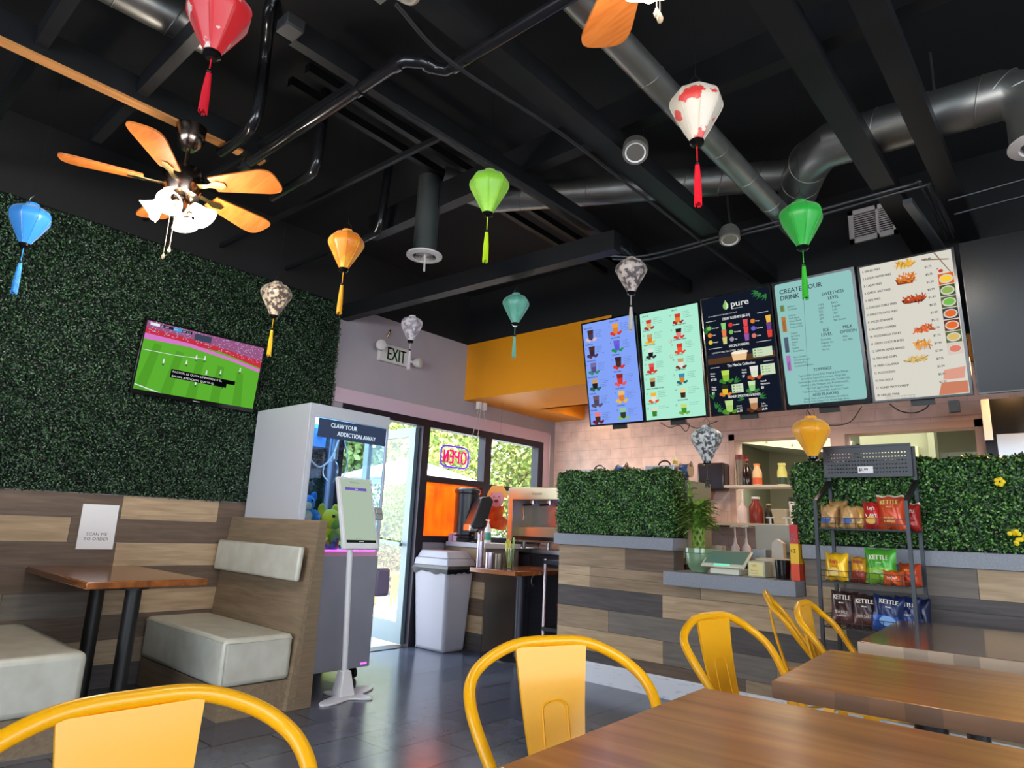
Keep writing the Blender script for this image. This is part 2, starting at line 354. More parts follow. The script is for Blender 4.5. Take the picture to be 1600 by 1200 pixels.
# kitchen behind the pass-through
KW = mat('kitchen_wall', (160, 165, 140), 0.6)
mb = MB(); mb.use(KW); mb.box(XW, 9.05, 0, 3.6, 9.2, ZC); mb.box(-3.4, 6.41, 0, -3.3, 9.05, 2.9)
mb.use(mat('kitchen_partition', (150, 156, 130), 0.6)); mb.box(-1.9, 8.0, 0, -1.24, 8.08, 2.9); mb.box(-1.24, 8.0, 2.5, 1.5, 8.08, 2.9); mb.box(-1.24, 7.92, 0, -1.18, 8.1, 2.5)
mb.use(mat('kitchen_ceiling', (172, 172, 160), 0.6)); mb.box(-3.4, 6.41, 2.9, 3.6, 9.05, 2.94)
struct(mb.build('wall_kitchen'))
one('kitchen_door', MB().box(-1.70, 7.96, 0, -1.34, 7.995, 2.12), mat('cream_door', (196, 200, 160), 0.5), 'cream kitchen door seen through the right pass-through opening', 'door')
t = thing('shelf_unit', 'grey cold room wall panel behind the kitchen doorway', 'panel', (-0.9, 8.7, 0))
mb = MB(); mb.box(-.35, 0, 0, .6, .05, 2.13); mb.build('panel', mat('cold_panel', (150, 158, 150), .5), t)
mb = MB(); mb.tube([(-.25, -.02, .9), (-.25, -.02, 2.1)], .012); mb.build('latch_rail', STEEL, t)
one('ceiling_light', MB().box(-1.0, 7.2, 2.86, -0.5, 7.35, 2.895), emis('tube_light', (255, 255, 240), 6), 'white fluorescent tube light on the kitchen ceiling', 'light')
mb = MB(); mb.prism([(-3.25, 2.25), (-2.0, 2.05), (-1.95, 2.2), (-3.25, 2.45)], 7.9, 8.9)
for k in range(4): mb.bar((-3.2 + .3 * k, 7.88, 2.30 - .05 * k), (-2.9 + .3 * k, 8.6, 2.30 - .05 * k), .02)
one('extractor_hood', mb, mat('hood_white', (176, 178, 160), .4), 'pale sloping extractor hood seen through the left pass-through opening', 'hood')
# plank cladding: geometry per plank, tone as in the photo
TONES = {'L': wood('plank_light', (156, 130, 100), (190, 164, 132), 0, 0.55), 'T': wood('plank_tan', (126, 104, 80), (158, 134, 108), 0, .55),
         'B': wood('plank_brown', (86, 68, 54), (112, 92, 76), 0, .55), 'D': wood('plank_dark', (62, 55, 54), (86, 78, 76), 0, .55), 'G': wood('plank_grey', (98, 90, 82), (122, 112, 102), 0, .55)}
def planks(mb, rows, ax, d0, d1, g=0.0012):
    for z0, z1, segs in rows:
        for (a, b, tn) in segs:
            mb.use(TONES[tn])
            if ax == 'Y': mb.box(d0, a + g, z0 + g, d1, b - g, z1 - g)
            else: mb.box(a + g, d0, z0 + g, b - g, d1, z1 - g)
for k in list(TONES): TONES[k + 'y'] = None
for k, (a, b) in {'L': ((156, 130, 100), (190, 164, 132)), 'T': ((122, 104, 84), (150, 130, 108)), 'B': ((86, 68, 54), (112, 92, 76)), 'D': ((62, 55, 54), (86, 78, 76)), 'G': ((98, 90, 82), (122, 112, 102))}.items():
    TONES[k + 'y'] = wood('plank_y_' + k, a, b, 1, .55)
s = 0.1505; z = 1.195
rowsL = [(1.044, 1.195, [(-4, -.2, 'Ly'), (-.2, 1.603, 'By'), (1.603, 2.247, 'Ly'), (2.247, 3.2, 'By')]),
         (.893, 1.044, [(-4, .1, 'By'), (.1, 1.326, 'Ly'), (1.326, 3.2, 'By')]),
         (.743, .893, [(-4, .5, 'Ty'), (.5, 1.604, 'By'), (1.604, 2.3, 'Ly'), (2.3, 3.2, 'By')]),
         (.592, .743, [(-4, -.3, 'Ly'), (-.3, 3.2, 'By')]), (.442, .592, [(-4, -.1, 'By'), (-.1, 1.05, 'Ty'), (1.05, 1.5, 'Gy'), (1.5, 3.2, 'Ly')]),
         (.291, .442, [(-4, .7, 'Ty'), (.7, 3.2, 'By')]), (.14, .291, [(-4, .3, 'Dy'), (.3, 1.75, 'Ly'), (1.75, 3.2, 'Ty')]), (0, .14, [(-4, 1, 'Ty'), (1, 3.2, 'Dy')])]
mb = MB(); planks(mb, rowsL, 'Y', XW, XW + .012); struct(mb.build('wall_left_planks', loc=(XW, 0, 0)), 'mixed tone wood planks on lower left wall')
Yc = 4.38
rowsC = [(.829, .985, [(-3.31, -2.689, 'T'), (-2.689, -2.29, 'B'), (-2.29, -1.40, 'T')]),
         (.676, .829, [(-3.31, -3.004, 'L'), (-3.004, -2.093, 'T'), (-2.093, -1.175, 'L')]),
         (.523, .676, [(-3.31, -2.384, 'D'), (-2.384, -1.18, 'L')]),
         (.368, .523, [(-3.31, -2.831, 'T'), (-2.831, -1.926, 'G'), (-1.926, -.9, 'D'), (-.9, .4, 'L'), (.4, 2, 'T')]),
         (.215, .368, [(-3.31, -2.381, 'L'), (-2.381, -1.6, 'G'), (-1.6, -.4, 'T'), (-.4, 3, 'G')]),
         (.13, .215, [(-3.31, -2.755, 'D'), (-2.755, -1.8, 'B'), (-1.8, 0, 'T'), (0, 3, 'D')])]
mb = MB(); planks(mb, [r for r in rowsC if r[0] < .8] and [(a, b, s_) if b <= .77 else (a, min(b, .76) if a < .76 else a, s_) for a, b, s_ in rowsC if a < .76], 'X', Yc - .012, Yc)
planks(mb, [(.76, .829, [(-3.31, -3.004, 'L'), (-3.004, -2.29, 'T')]), (.829, .985, [(-3.31, -2.689, 'T'), (-2.689, -2.29, 'B')])], 'X', Yc - .012, Yc)
planks(mb, [(.76, .829, [(-1.40, -1.2, 'L'), (-1.2, 2, 'D')]), (.829, .985, [(-1.40, -1.175, 'G'), (-1.175, -.516, 'G'), (-.516, .8, 'L'), (.8, 3, 'B')]), (.676, .76, [(-1.175, 2, 'D')]), (.523, .676, [(-1.18, -.2, 'D'), (-.2, 3, 'B')])], 'X', Yc - .012, Yc)
mb.use(mat('pony_core', (90, 84, 80), .7)); mb.box(-3.31, Yc, .0, 3.59, Yc + .14, .76); mb.box(-3.31, Yc, .76, -2.29, Yc + .14, .985); mb.box(-1.40, Yc, .76, 3.59, Yc + .14, .985)
ctr = one('service_counter', mb, None, 'wood plank clad service counter in front of the menu screens', 'counter', loc=(-3.31, Yc, 0))
mb = MB(); mb.box(-3.31, Yc - .03, 0, 3.59, Yc - .013, .125); mb.box(-3.31, Yc - .022, .125, 3.59, Yc - .013, .14); struct(mb.build('baseboard_back', mat('white_baseboard', (214, 214, 220), .4, noise=((120, 118, 118), 9, (1, 1, 6)), lo=.6, hi=.8)))
one('counter_ledge', MB().box(-3.34, 4.33, .986, -2.28, 4.62, 1.072), GSTONE, 'grey stone ledge under the left boxwood hedge on the counter', 'ledge', bev=.003)
one('counter_ledge', MB().box(-1.40, 4.33, .986, 3.58, 4.62, 1.072), GSTONE, 'long grey stone ledge under the right boxwood hedge behind the snack rack', 'ledge', bev=.003)
one('worktop', MB().box(-2.285, 4.20, .761, -1.405, 4.85, .852), GSTONE, 'lower grey pickup ledge holding the potted bamboo and scale', 'worktop', bev=.003)
# hedge leaves
def leaves(n, surf, size, seed, spread=0.9):
    rg = np.random.default_rng(seed); P, N = surf(rg, n)
    A = rg.normal(size=(n, 3)); Nn = N + A * spread * 0.6; Nn /= np.linalg.norm(Nn, axis=1)[:, None]
    T = np.cross(Nn, rg.normal(size=(n, 3))); T /= np.linalg.norm(T, axis=1)[:, None]; B = np.cross(Nn, T)
    L = size * (0.7 + 0.6 * rg.random((n, 1))); w = L * 0.33
    v = np.stack([P, P + T * L * .5 + B * w - Nn * w * .3, P + T * L + Nn * L * .12, P + T * L * .5 - B * w - Nn * w * .3, ], 1).reshape(-1, 3)
    return v
def leaf_mesh(name, v, m, extra=None, mext=None):
    n = len(v) // 4; me = bpy.data.meshes.new(name); ev = np.array(extra.v) if extra else np.zeros((0, 3)); nf = len(extra.f) if extra else 0
    allv = np.vstack([v, ev]) if extra else v
    f = np.arange(n)[:, None] * 4 + np.array([[0, 1, 2, 0, 2, 3]])
    loops = f.reshape(-1); tot = 2 * n
    me.vertices.add(len(allv)); me.vertices.foreach_set('co', allv.astype(np.float32).ravel())
    el = [i + 4 * n for q in (extra.f if extra else []) for i in q]; ls = [len(q) for q in (extra.f if extra else [])]
    me.loops.add(len(loops) + len(el)); me.loops.foreach_set('vertex_index', np.concatenate([loops, np.array(el, int)]).astype(np.int32))
    me.polygons.add(tot + nf); st = np.concatenate([np.arange(tot) * 3, tot * 3 + np.cumsum([0] + ls[:-1]) if nf else np.array([], int)]).astype(np.int32)
    me.polygons.foreach_set('loop_start', st)
    me.materials.append(m)
    if extra: me.materials.append(mext); me.polygons.foreach_set('material_index', np.concatenate([np.zeros(tot, int), np.ones(nf, int)]).astype(np.int32))
    me.update(calc_edges=True); me.validate()
    o = bpy.data.objects.new(name, me); COL.objects.link(o); return o
HB = mat('hedge_backing', (9, 20, 12), .9)
LF1 = leafmat('boxwood_dark', [(8, 22, 15), (16, 38, 24), (26, 58, 34), (78, 116, 72)], .35)
LF2 = leafmat('boxwood_bright', [(8, 28, 12), (22, 60, 22), (46, 100, 36), (128, 172, 86)], .35)
def boxsurf(x0, y0, z0, x1, y1, z1, faces, thick=.03, lump=0.01):
    fs = []
    for f in faces:
        if f[0] == 'x': fs.append((f, (y1 - y0) * (z1 - z0)))
        if f[0] == 'y': fs.append((f, (x1 - x0) * (z1 - z0)))
        if f[0] == 'z': fs.append((f, (x1 - x0) * (y1 - y0)))
    tot = sum(a for _, a in fs)
    def s_(rg, n):
        P = np.zeros((n, 3)); N = np.zeros((n, 3)); pick = rg.choice(len(fs), n, p=[a / tot for _, a in fs])
        P[:, 0] = x0 + rg.random(n) * (x1 - x0); P[:, 1] = y0 + rg.random(n) * (y1 - y0); P[:, 2] = z0 + rg.random(n) * (z1 - z0)
        for i, (f, _) in enumerate(fs):
            k = pick == i; ax = 'xyz'.index(f[0]); sg = 1 if f[1] == '+' else -1
            P[k, ax] = ((x1, y1, z1) if sg > 0 else (x0, y0, z0))[ax] + sg * (rg.random(k.sum()) * thick - .01); N[k, ax] = sg
        P += N * (np.sin(P @ np.array([23., 19, 27]))[:, None] * lump)
        return P, N
    return s_
v = leaves(125000, boxsurf(XW, .2, 1.20, XW + .02, 3.10, ZC - .02, ['x+'], .035), .0145, 1)
e = MB().box(XW, -4, 1.20, XW + .012, 3.10, ZC)
tag(leaf_mesh('hedge_wall', v, LF1, e, HB), 'large dark green artificial boxwood panel covering the upper left wall', 'hedge wall')
v = leaves(34000, boxsurf(-3.30, 4.33, 1.085, -2.30, 4.56, 1.55, ['y-', 'x-', 'x+', 'z+'], .03), .0165, 2)
tag(leaf_mesh('boxwood_hedge', v, LF2, MB().box(-3.30, 4.335, 1.073, -2.30, 4.55, 1.55), HB), 'bright green boxwood hedge box on the counter, left of the pickup gap', 'hedge')
v = leaves(62000, boxsurf(-1.42, 4.33, 1.085, .9, 4.56, 1.56, ['y-', 'x-', 'z+'], .035), .0175, 3)
tag(leaf_mesh('boxwood_hedge', v, LF2, MB().box(-1.42, 4.335, 1.073, .9, 4.55, 1.55), HB), 'long dark green boxwood hedge behind the snack rack with yellow flowers', 'hedge')
YF = mat('flower_yellow', (240, 210, 20), .5)
for (x, z, n, lb) in ((-.365, 1.438, 5, 'single yellow flower high on the right counter hedge'), (-.31, 1.15, 12, 'cluster of yellow flowers low at the right end of the hedge')):
    mb = MB(); rg = random.Random(n)
    for k in range(n):
        cx, cz = (x, z) if n < 6 else (x + rg.uniform(-.03, .05), z + rg.uniform(-.04, .04))
        a = 2 * math.pi * k / 5; mb.ball((cx + .015 * math.cos(a), 4.275 + rg.uniform(-.01, .005), cz + .015 * math.sin(a)), .012, 8, 6, (1, .5, 1))
    one('flower', mb, YF, lb, 'flower')
# left end panel of hedge block
one('end_panel', MB().box(-2.292, 4.56, .986, -2.27, 4.95, 1.50), mat('greygreen_panel', (128, 130, 112), .5), 'grey green equipment side panel behind the potted bamboo', 'panel')
# ------------------------------------------------------------------ yellow metal chairs
def make_chair(label, loc, yaw_, group='yellow metal chairs at the tables'):
    t = thing('metal_chair', label, 'chair', (loc[0], loc[1], 0), (0, 0, R(yaw_)), group)
    w, dp, zt = .25, 1.1, .818
    h = [(.02, .76, .44), (-.09, .90, .58), (-.17, 1.0, .70), (-.225, .86, zt - .055), (-.25, .45, zt - .008)]
    h = [(a * dp, b * w, c) for a, b, c in h]
    pts = cr_spline(h + [(-.255 * dp, 0, zt)] + [(a, -b, c) for a, b, c in h[::-1]], 8)
    mb = MB(); mb.tube(pts, .0135, 12); mb.build('back_hoop', YEL, t)
    # splat: slightly dished sheet with an embossed inverted U
    mb = MB(); top = (-.27, zt - .01); bot = (-.185, .44); n = 12; th = .004
    def sp(v, k): # v 0..1 along height
        x = bot[0] + (top[0] - bot[0]) * v - .012 * math.sin(math.pi * v); z = bot[1] + (top[1] - bot[1]) * v; hw = .062 + .040 * v; return x, z, hw
    rows = []
    for i in range(n + 1):
        v = i / n; x, z, hw = sp(v, 0); rows.append([(x + th, -hw, z), (x + th, hw, z), (x - th, hw, z), (x - th, -hw, z)])
    vs = [p for r_ in rows for p in r_]; fs = []
    for i in range(n):
        for j in range(4): fs.append((i * 4 + j, i * 4 + (j + 1) % 4, (i + 1) * 4 + (j + 1) % 4, (i + 1) * 4 + j))
    fs += [(0, 1, 2, 3), (n * 4 + 3, n * 4 + 2, n * 4 + 1, n * 4)]
    mb.add(vs, fs)
    em = []
    for k in range(21):
        if k < 6: v, y = .05 + .11 * k, -.035
        elif k > 14: v, y = .05 + .11 * (20 - k), .035
        else: a = math.pi * (k - 5.5) / 9; v, y = .62 + .05 * math.sin(a), -.035 * math.cos(a)
        x, z, _ = sp(v, 0); em.append((x + th, y, z))
    mb.tube(em, .003, 6)
    em2 = [(p[0] - 2 * th, p[1], p[2]) for p in em]; mb.tube(em2, .003, 6)
    mb.build('backrest', YEL, t)
    mb = MB(); pts = []
    for i in range(24):
        a = 2 * math.pi * i / 24; c, s_ = math.cos(a), math.sin(a); q = 3.2
        pts.append((.185 * abs(c) ** (2 / q) * (1 if c > 0 else -1), .185 * abs(s_) ** (2 / q) * (1 if s_ > 0 else -1)))
    mb.prism(pts, .425, .44, 'XY'); inner = [(p[0] * .7, p[1] * .7) for p in pts]; mb.prism(inner, .44, .443, 'XY'); mb.build('seat', YEL, t, bev=.004)
    for sx in (1, -1):
        for sy in (1, -1):
            mb = MB(); a = Vector((sx * .16, sy * .16, .43)); b = Vector((sx * .205, sy * .20, 0.0))
            for k in range(1):
                mb.add([a + Vector((.02, .02, 0)), a + Vector((-.02, .02, 0)), a + Vector((-.02, -.02, 0)), a + Vector((.02, -.02, 0)), b + Vector((.012, .012, 0)), b + Vector((-.012, .012, 0)), b + Vector((-.012, -.012, 0)), b + Vector((.012, -.012, 0))],
                       [(0, 3, 2, 1), (4, 5, 6, 7), (0, 1, 5, 4), (1, 2, 6, 5), (2, 3, 7, 6), (3, 0, 4, 7)])
            mb.build('leg', YEL, t)
    mb = MB(); mb.bar((.17, .17, .30), (-.17, -.17, .30), .02, .006); mb.bar((.17, -.17, .307), (-.17, .17, .307), .02, .006); mb.build('cross_brace', YEL, t)
    return t
ch = make_chair('yellow metal chair cut off at the lower left corner, nearest to the viewer', (-.832, .427), -.4)
dup(ch, (-.814, 1.285, 0), (0, 0, R(-21.5)), 'yellow metal chair with full backrest at the left end of the nearest table')
dup(ch, (-.797, 2.284, 0), (0, 0, R(-6.9)), 'yellow metal chair at the left end of the middle table')
dup(ch, (-1.10, 3.70, 0), (0, 0, R(20.5)), 'yellow metal chair seen edge on, left of the snack rack and farthest from the viewer')
dup(ch, (-.769, 3.238, 0), (0, 0, R(5.7)), 'yellow metal chair right in front of the snack rack at the far table')
# ------------------------------------------------------------------ restaurant tables
def table(label, corner, yaw_, L=1.25, D=.72, mt=TBL, split=True):
    t = thing('restaurant_table', label, 'table', (corner[0], corner[1], 0), (0, 0, R(yaw_)), 'wooden tables on the right')
    mb = MB(); mb.box(0, 0, .708, L, D, .75); mb.build('tabletop', mt, t, bev=.004)
    mb = MB(); mb.box(.001, -.0015, .7095, L - .001, .001, .7485); mb.build('edge_staves', STV if mt is TBL else STV2, t)
    for k in (.3, L - .3):
        mb = MB(); mb.tube([(k, D / 2, .02), (k, D / 2, .70)], .038, 16); mb.box(k - .2, D / 2 - .2, .695, k + .2, D / 2 + .2, .707); mb.build('pedestal', BLK, t)
        mb = MB(); mb.box(k - .27, D / 2 - .035, 0, k + .27, D / 2 + .035, .022); mb.box(k - .035, D / 2 - .25, 0, k + .035, D / 2 + .25, .022); mb.build('foot', BLK, t, bev=.003)
    return t
table('nearest honey brown wooden table filling the lower right of the view', (-.70, .79), 2.4, 1.3, .74)
table('middle wooden table with dark butcher block front edge, behind the nearest one', (-.654, 1.748), 4.5, 1.25, .66)
table('farthest wooden table on the right, shiny top with paler block edge', (-.695, 2.690), 3.5, 1.25, .95, wood('varnished_tabletop_dark', (104, 68, 40), (132, 90, 56), 0, .16, 1.1, (1.6, 6, 0), .6, .9))
# ------------------------------------------------------------------ booths
t = thing('booth_bench', 'booth bench with off-white seat and white back pad, next to the claw machine', 'bench', (-3.66, 2.41, 0), (0, 0, 0), 'off-white booth benches')
mb = MB(); mb.prism([(2.255, 0), (2.418, 0), (2.405, 1.09), (2.352, 1.09)], -4.825, -3.66, 'YZ')
mb.build('back_panel', OAK1, t, world=True)
mb = MB(); mb.prism([(2.307, 0.01), (2.41, 0.01), (2.402, 1.086), (2.356, 1.086)], -3.659, -3.656, 'YZ')
mb.build('end_panel', mat('oak_end', (134, 115, 92), .5, noise=((118, 100, 80), 5, (1, 1, 14))), t, world=True)
mb = MB(); mb.box(-4.82, 1.862, 0, -3.695, 2.27, .168); mb.build('plinth', OAK1, t, world=True)
mb = MB(); mb.box(-4.81, 1.85, .17, -3.688, 2.275, .425); mb.build('seat_cushion', WHV, t, world=True, bev=.028)
mb = MB(); mb.tube([(-4.8, 1.852, .405), (-3.705, 1.852, .405)], .004, 6); mb.tube([(-3.69, 1.862, .18), (-3.69, 1.862, .40), (-3.69, 2.265, .40)], .004, 6); mb.build('piping', mat('piping', (190, 188, 172), .4), t, world=True)
mb = MB(); mb.prism([(2.250, .72), (2.285, .72), (2.300, .925), (2.262, .925)], -4.80, -3.705, 'YZ'); mb.build('back_pad', WHV, t, world=True, bev=.014)
t = thing('booth_bench', 'booth bench at the left edge with only its off-white seat cushion in view', 'bench', (-3.70, .8, 0), (0, 0, 0), 'off-white booth benches')
mb = MB(); mb.box(-4.82, .78, 0, -3.72, 1.17, .168); mb.build('plinth', OAK1, t, world=True)
mb = MB(); mb.box(-4.81, .72, .17, -3.695, 1.19, .43); mb.build('seat_cushion', WHV, t, world=True, bev=.03)
mb = MB(); mb.prism([(.60, 0), (.76, 0), (.70, 1.09), (.62, 1.09)], -4.825, -3.70, 'YZ'); mb.build('back_panel', OAK1, t, world=True)
t = thing('booth_table', 'narrow brown butcher block booth table under the wall notice', 'table', (-4.25, 1.44, 0))
mb = MB(); mb.box(-4.83, 1.14, .712, -3.735, 1.735, .748); mb.build('tabletop', TBLB, t, world=True, bev=.006)
for x, y in ((-3.93, 1.43), (-4.45, 1.42)):
    mb = MB(); mb.tube([(x, y, .02), (x, y, .70)], .040, 18); mb.lathe([(.075, .690), (.075, .70), (.06, .711)], (x, y, 0), 18); mb.build('leg', BLK, t, world=True)
    mb = MB(); mb.lathe([(.15, 0), (.15, .01), (.05, .022)], (x, y, 0), 22); mb.build('foot', BLK, t, world=True)
# wall notice (QR code left out)
t = thing('wall_notice', 'white paper notice reading SCAN ME TO ORDER on the plank wall', 'notice', (XW + .022, 1.48, .85), (R(-1), 0, R(90)))
mb = MB(); mb.box(-.105, -.002, 0, .105, 0, .28); mb.build('sheet', PAPER, t)
mb = MB(); INK = mat('ink', (70, 64, 74), .6); mb.use(INK); text(mb, 'SCAN ME', 0, .085, .026, .003, 'C', 1.1); text(mb, 'TO ORDER', 0, .055, .026, .003, 'C', 1.1); mb.build('lettering', None, t)
# ------------------------------------------------------------------ wall television
t = thing('television', 'flat screen television tilted on the hedge wall showing a soccer match', 'television', (XW + .085, 1.945, 1.87), (R(7), 0, R(90)))
mb = MB(); mb.box(-.435, 0, 0, .435, .03, .515); mb.build('housing', BLKG, t, bev=.004)
mb = MB(); g = .0; S = .62
mb.use(emis('tv_grass', (92, 175, 48), S)); quad(mb, -.422, .03, .422, .42, .001)
mb.use(emis('tv_grass2', (82, 158, 42), S))
for k in range(5): poly(mb, [(-.42 + .17 * k, .03), (-.35 + .17 * k, .03), (-.30 + .15 * k, .355 - .02 * k), (-.35 + .15 * k, .36 - .02 * k)], .0012)
mb.use(emis('tv_crowd', (150, 88, 130), S)); quad(mb, -.422, .40, .422, .503, .0015)
mb.use(emis('tv_red', (196, 50, 66), S)); poly(mb, [(-.422, .405), (-.422, .455), (0, .44), (.422, .40), (.422, .345), (.1, .40)], .0018)
mb.use(emis('tv_pinkboard', (214, 120, 200), S)); poly(mb, [(-.422, .375), (-.422, .415), (-.12, .41), (.2, .372), (.422, .335), (.422, .31), (.2, .35), (-.12, .385)], .002)
mb.use(emis('tv_crowd2', (186, 160, 200), S)); rg = random.Random(4)
for k in range(260):
    u = rg.uniform(-.42, .42); v = rg.uniform(.42 if u < 0 else .41 - .1 * u, .50); quad(mb, u, v, u + .006, v + .006, .0022)
mb.use(emis('tv_stand', (60, 70, 90), S)); quad(mb, -.10, .445, .02, .49, .0024)
mb.use(emis('tv_white', (235, 235, 245), S))
poly(mb, [(-.42, .30), (-.2, .305), (0, .322), (0, .325), (-.2, .308), (-.42, .303)], .0026)
poly(mb, [(-.42, .06), (-.30, .035), (-.24, .03), (-.42, .066)], .0026)
for u, v in ((-.27, .235), (-.12, .26), (-.06, .31), (-.0, .315), (.27, .285), (.13, .24), (.03, .215), (-.03, .13), (.16, .15)):
    mb.use(emis('tv_white', (235, 235, 245), S)); quad(mb, u - .005, v, u + .005, v + .022, .0028); disc(mb, u, v + .028, .004, .005, .0028, 8); mb.use(emis('tv_dark', (30, 30, 60), S)); quad(mb, u - .005, v - .014, u - .001, v, .0028); quad(mb, u + .002, v - .014, u + .006, v, .0028)
mb.use(emis('tv_white', (235, 235, 245), S)); quad(mb, -.40, .475, -.34, .494, .003); mb.use(emis('tv_dark', (30, 30, 60), S)); quad(mb, -.335, .475, -.12, .494, .003); mb.use(emis('tv_cyan', (60, 160, 210), S)); quad(mb, -.25, .472, -.19, .496, .0032)
mb.use(emis('tv_white', (235, 235, 245), S)); text(mb, 'ES - FRA', -.33, .479, .014, .0035); text(mb, '0:17', -.245, .479, .014, .0035); text(mb, 'ESP  1:11', -.185, .479, .014, .0035)
mb.use(emis('tv_black', (8, 8, 10), .6)); quad(mb, -.21, .178, .25, .208, .0032); quad(mb, -.21, .148, .19, .178, .0032)
mb.use(emis('tv_white', (235, 235, 245), S)); text(mb, 'FACTOR. LE QUITA LIMPIAMENTE EL', -.20, .185, .019, .004, 'L', 1.13); text(mb, 'BALON. ATENCION, QUE VA EL', -.20, .155, .019, .004, 'L', 1.1)
mb.build('screen', None, t)
mb = MB(); mb.use(mat('silver_print', (160, 160, 165), .4)); quad(mb, -.025, .010, .025, .016, .001); mb.build('badge', None, t)
# ------------------------------------------------------------------ exit sign with emergency lamps
t = thing('exit_sign', 'white and green EXIT sign with two emergency lamps on the grey wall', 'sign', (XW + .005, 3.70, 2.555), (0, 0, R(90)))
EX = mat('exit_white', (205, 200, 196), .5)
mb = MB(); mb.box(-.17, -.045, 0, .16, 0, .17); mb.build('housing', EX, t, bev=.005)
mb = MB(); mb.use(mat('exit_green', (10, 128, 76), .5)); text(mb, 'EXIT', .02, .022, .175, .047, 'C', .62, 0, .003); mb.build('lettering', None, t)
for x, z, a in ((-.19, .12, -20), (.235, .055, 25)):
    mb = MB(); Mx = Matrix.Rotation(R(90), 4, 'X'); mb.lathe([(.03, 0), (.045, .03), (.048, .07), (.04, .075)], (x, -.05, z), 16, Matrix.Rotation(R(a), 4, 'Z') @ Mx); mb.bar((x, -.05, z), (x * .75, -.02, .07), .02)
    mb.build('lamp_head', EX, t)
one('wall_hook', MB().tube([(XW + .004, 3.63, 2.80), (XW + .02, 3.64, 2.85), (XW + .004, 3.66, 2.88)], .008, 6), GOLDP, 'small brass knot ornament on the grey wall above the EXIT sign', 'hook')
# ------------------------------------------------------------------ OPEN neon seen from behind
t = thing('neon_sign', 'purple and pink neon OPEN sign seen from behind in the window', 'sign', (XW + .03, 4.565, 1.77), (0, 0, R(90)))
NP = emis('neon_purple', (110, 40, 235), .9); NR = emis('neon_pink', (235, 20, 110), .9)
mb = MB(); pts = []
for i in range(40):
    a = 2 * math.pi * i / 40; c, s_ = math.cos(a), math.sin(a); pts.append((.19 * abs(c) ** .4 * (1 if c > 0 else -1), -.01, .105 * abs(s_) ** .4 * (1 if s_ > 0 else -1)))
mb.tube(pts, .008, 6, closed=True); mb.build('border_tube', NP, t)
mb = MB()   # letters mirrored: reads N E P O left to right from inside
def nt(P): mb.tube([(x, -.015, z) for x, z in P], .009, 6)
nt([(-.15, -.06), (-.15, .06)]); nt([(-.15, -.06), (-.10, .06)]); nt([(-.10, -.06), (-.10, .06)])
nt([(-.03, -.06), (-.03, .06)]); nt([(-.03, .06), (-.08, .06)]); nt([(-.03, 0), (-.07, 0)]); nt([(-.03, -.06), (-.08, -.06)])
nt([(.05, -.06), (.05, .06), (.0, .055), (-.01, .03), (.0, .005), (.05, 0)])
nt([(.12 + .035 * math.cos(2 * math.pi * k / 16), .06 * math.sin(2 * math.pi * k / 16)) for k in range(17)])
mb.build('letter_tubes', NR, t)
mb = MB(); mb.tube([(-.12, -.01, .10), (-.12, -.01, .26)], .0015, 4); mb.tube([(.12, -.01, .10), (.12, -.01, .26)], .0015, 4); mb.build('hanging_wire', PLB, t)
# ------------------------------------------------------------------ claw machine
t = thing('claw_machine', 'tall grey claw machine full of plush toys beside the door', 'arcade machine', (-4.42, 2.82, 0))
CG = mat('claw_grey', (196, 198, 206), .4)
x0, x1, y0, y1, z0, zt_, zg = -4.80, -4.05, 2.435, 3.13, .085, 1.895, .88
mb = MB(); mb.box(x0, y0, z0, x1, y1, zg - .03); mb.build('base_cabinet', mat('claw_base', (142, 146, 160), .35, noise=((150, 152, 166), 4, (1, 1, 1))), t, world=True, bev=.006)
mb = MB(); mb.box(x0, y0, zg - .03, x1, y0 + .02, zt_); mb.build('side_panel', CG, t, world=True, bev=.003)
mb = MB(); mb.box(x1 - .03, y0 + .02, zg, x1, y0 + .05, zt_ - .09); mb.box(x1 - .03, y0 + .02, zt_ - .09, x1, y1, zt_); mb.box(x0, y0 + .02, zt_ - .03, x1 - .03, y1, zt_); mb.box(x1 - .02, y1 - .02, zg, x1, y1, zt_ - .09); mb.box(x0, y1 - .03, zg, x0 + .03, y1, zt_ - .03)
mb.build('frame', CG, t, world=True, bev=.003)
mb = MB(); mb.box(x0 + .01, y0 + .02, zg - .03, x1 - .01, y1 - .01, zg); mb.build('toy_bed', mat('toy_bed', (214, 150, 190), .5), t, world=True)
mb = MB(); mb.box(x1 - .012, y0 + .05, zg, x1 - .008, y1 - .02, zt_ - .09); mb.box(x0 + .03, y1 - .01, zg, x1 - .02, y1 - .006, zt_ - .03); mb.build('glass', glass('claw_glass', (236, 246, 255), .05), t, world=True)
mb = MB(); mb.box(x0, y0 + .02, zg, x0 + .004, y1 - .03, zt_ - .03); mb.build('back_mirror', glass('claw_back', (190, 215, 235), .12), t, world=True)
mt_ = thing('m', None, None, (x1 - .004, (y0 + y1) / 2, 0), (0, 0, R(90)))
mb = MB(); mb.use(mat('marquee', (56, 68, 100), .3)); quad(mb, -.27, 1.665, .325, 1.80, .001); mb.use(emis('marquee_text', (215, 235, 250), .7)); text(mb, 'CLAW YOUR', -.17, 1.745, .045, .004, 'L', .85, 0, .0008); text(mb, 'ADDICTION AWAY', -.11, 1.69, .045, .004, 'L', .85, 0, .0008)
wm = MW[mt_.name]; mb.v = [tuple(wm @ Vector(v)) for v in mb.v]; bpy.data.objects.remove(mt_); mb.build('marquee', None, t, world=True)
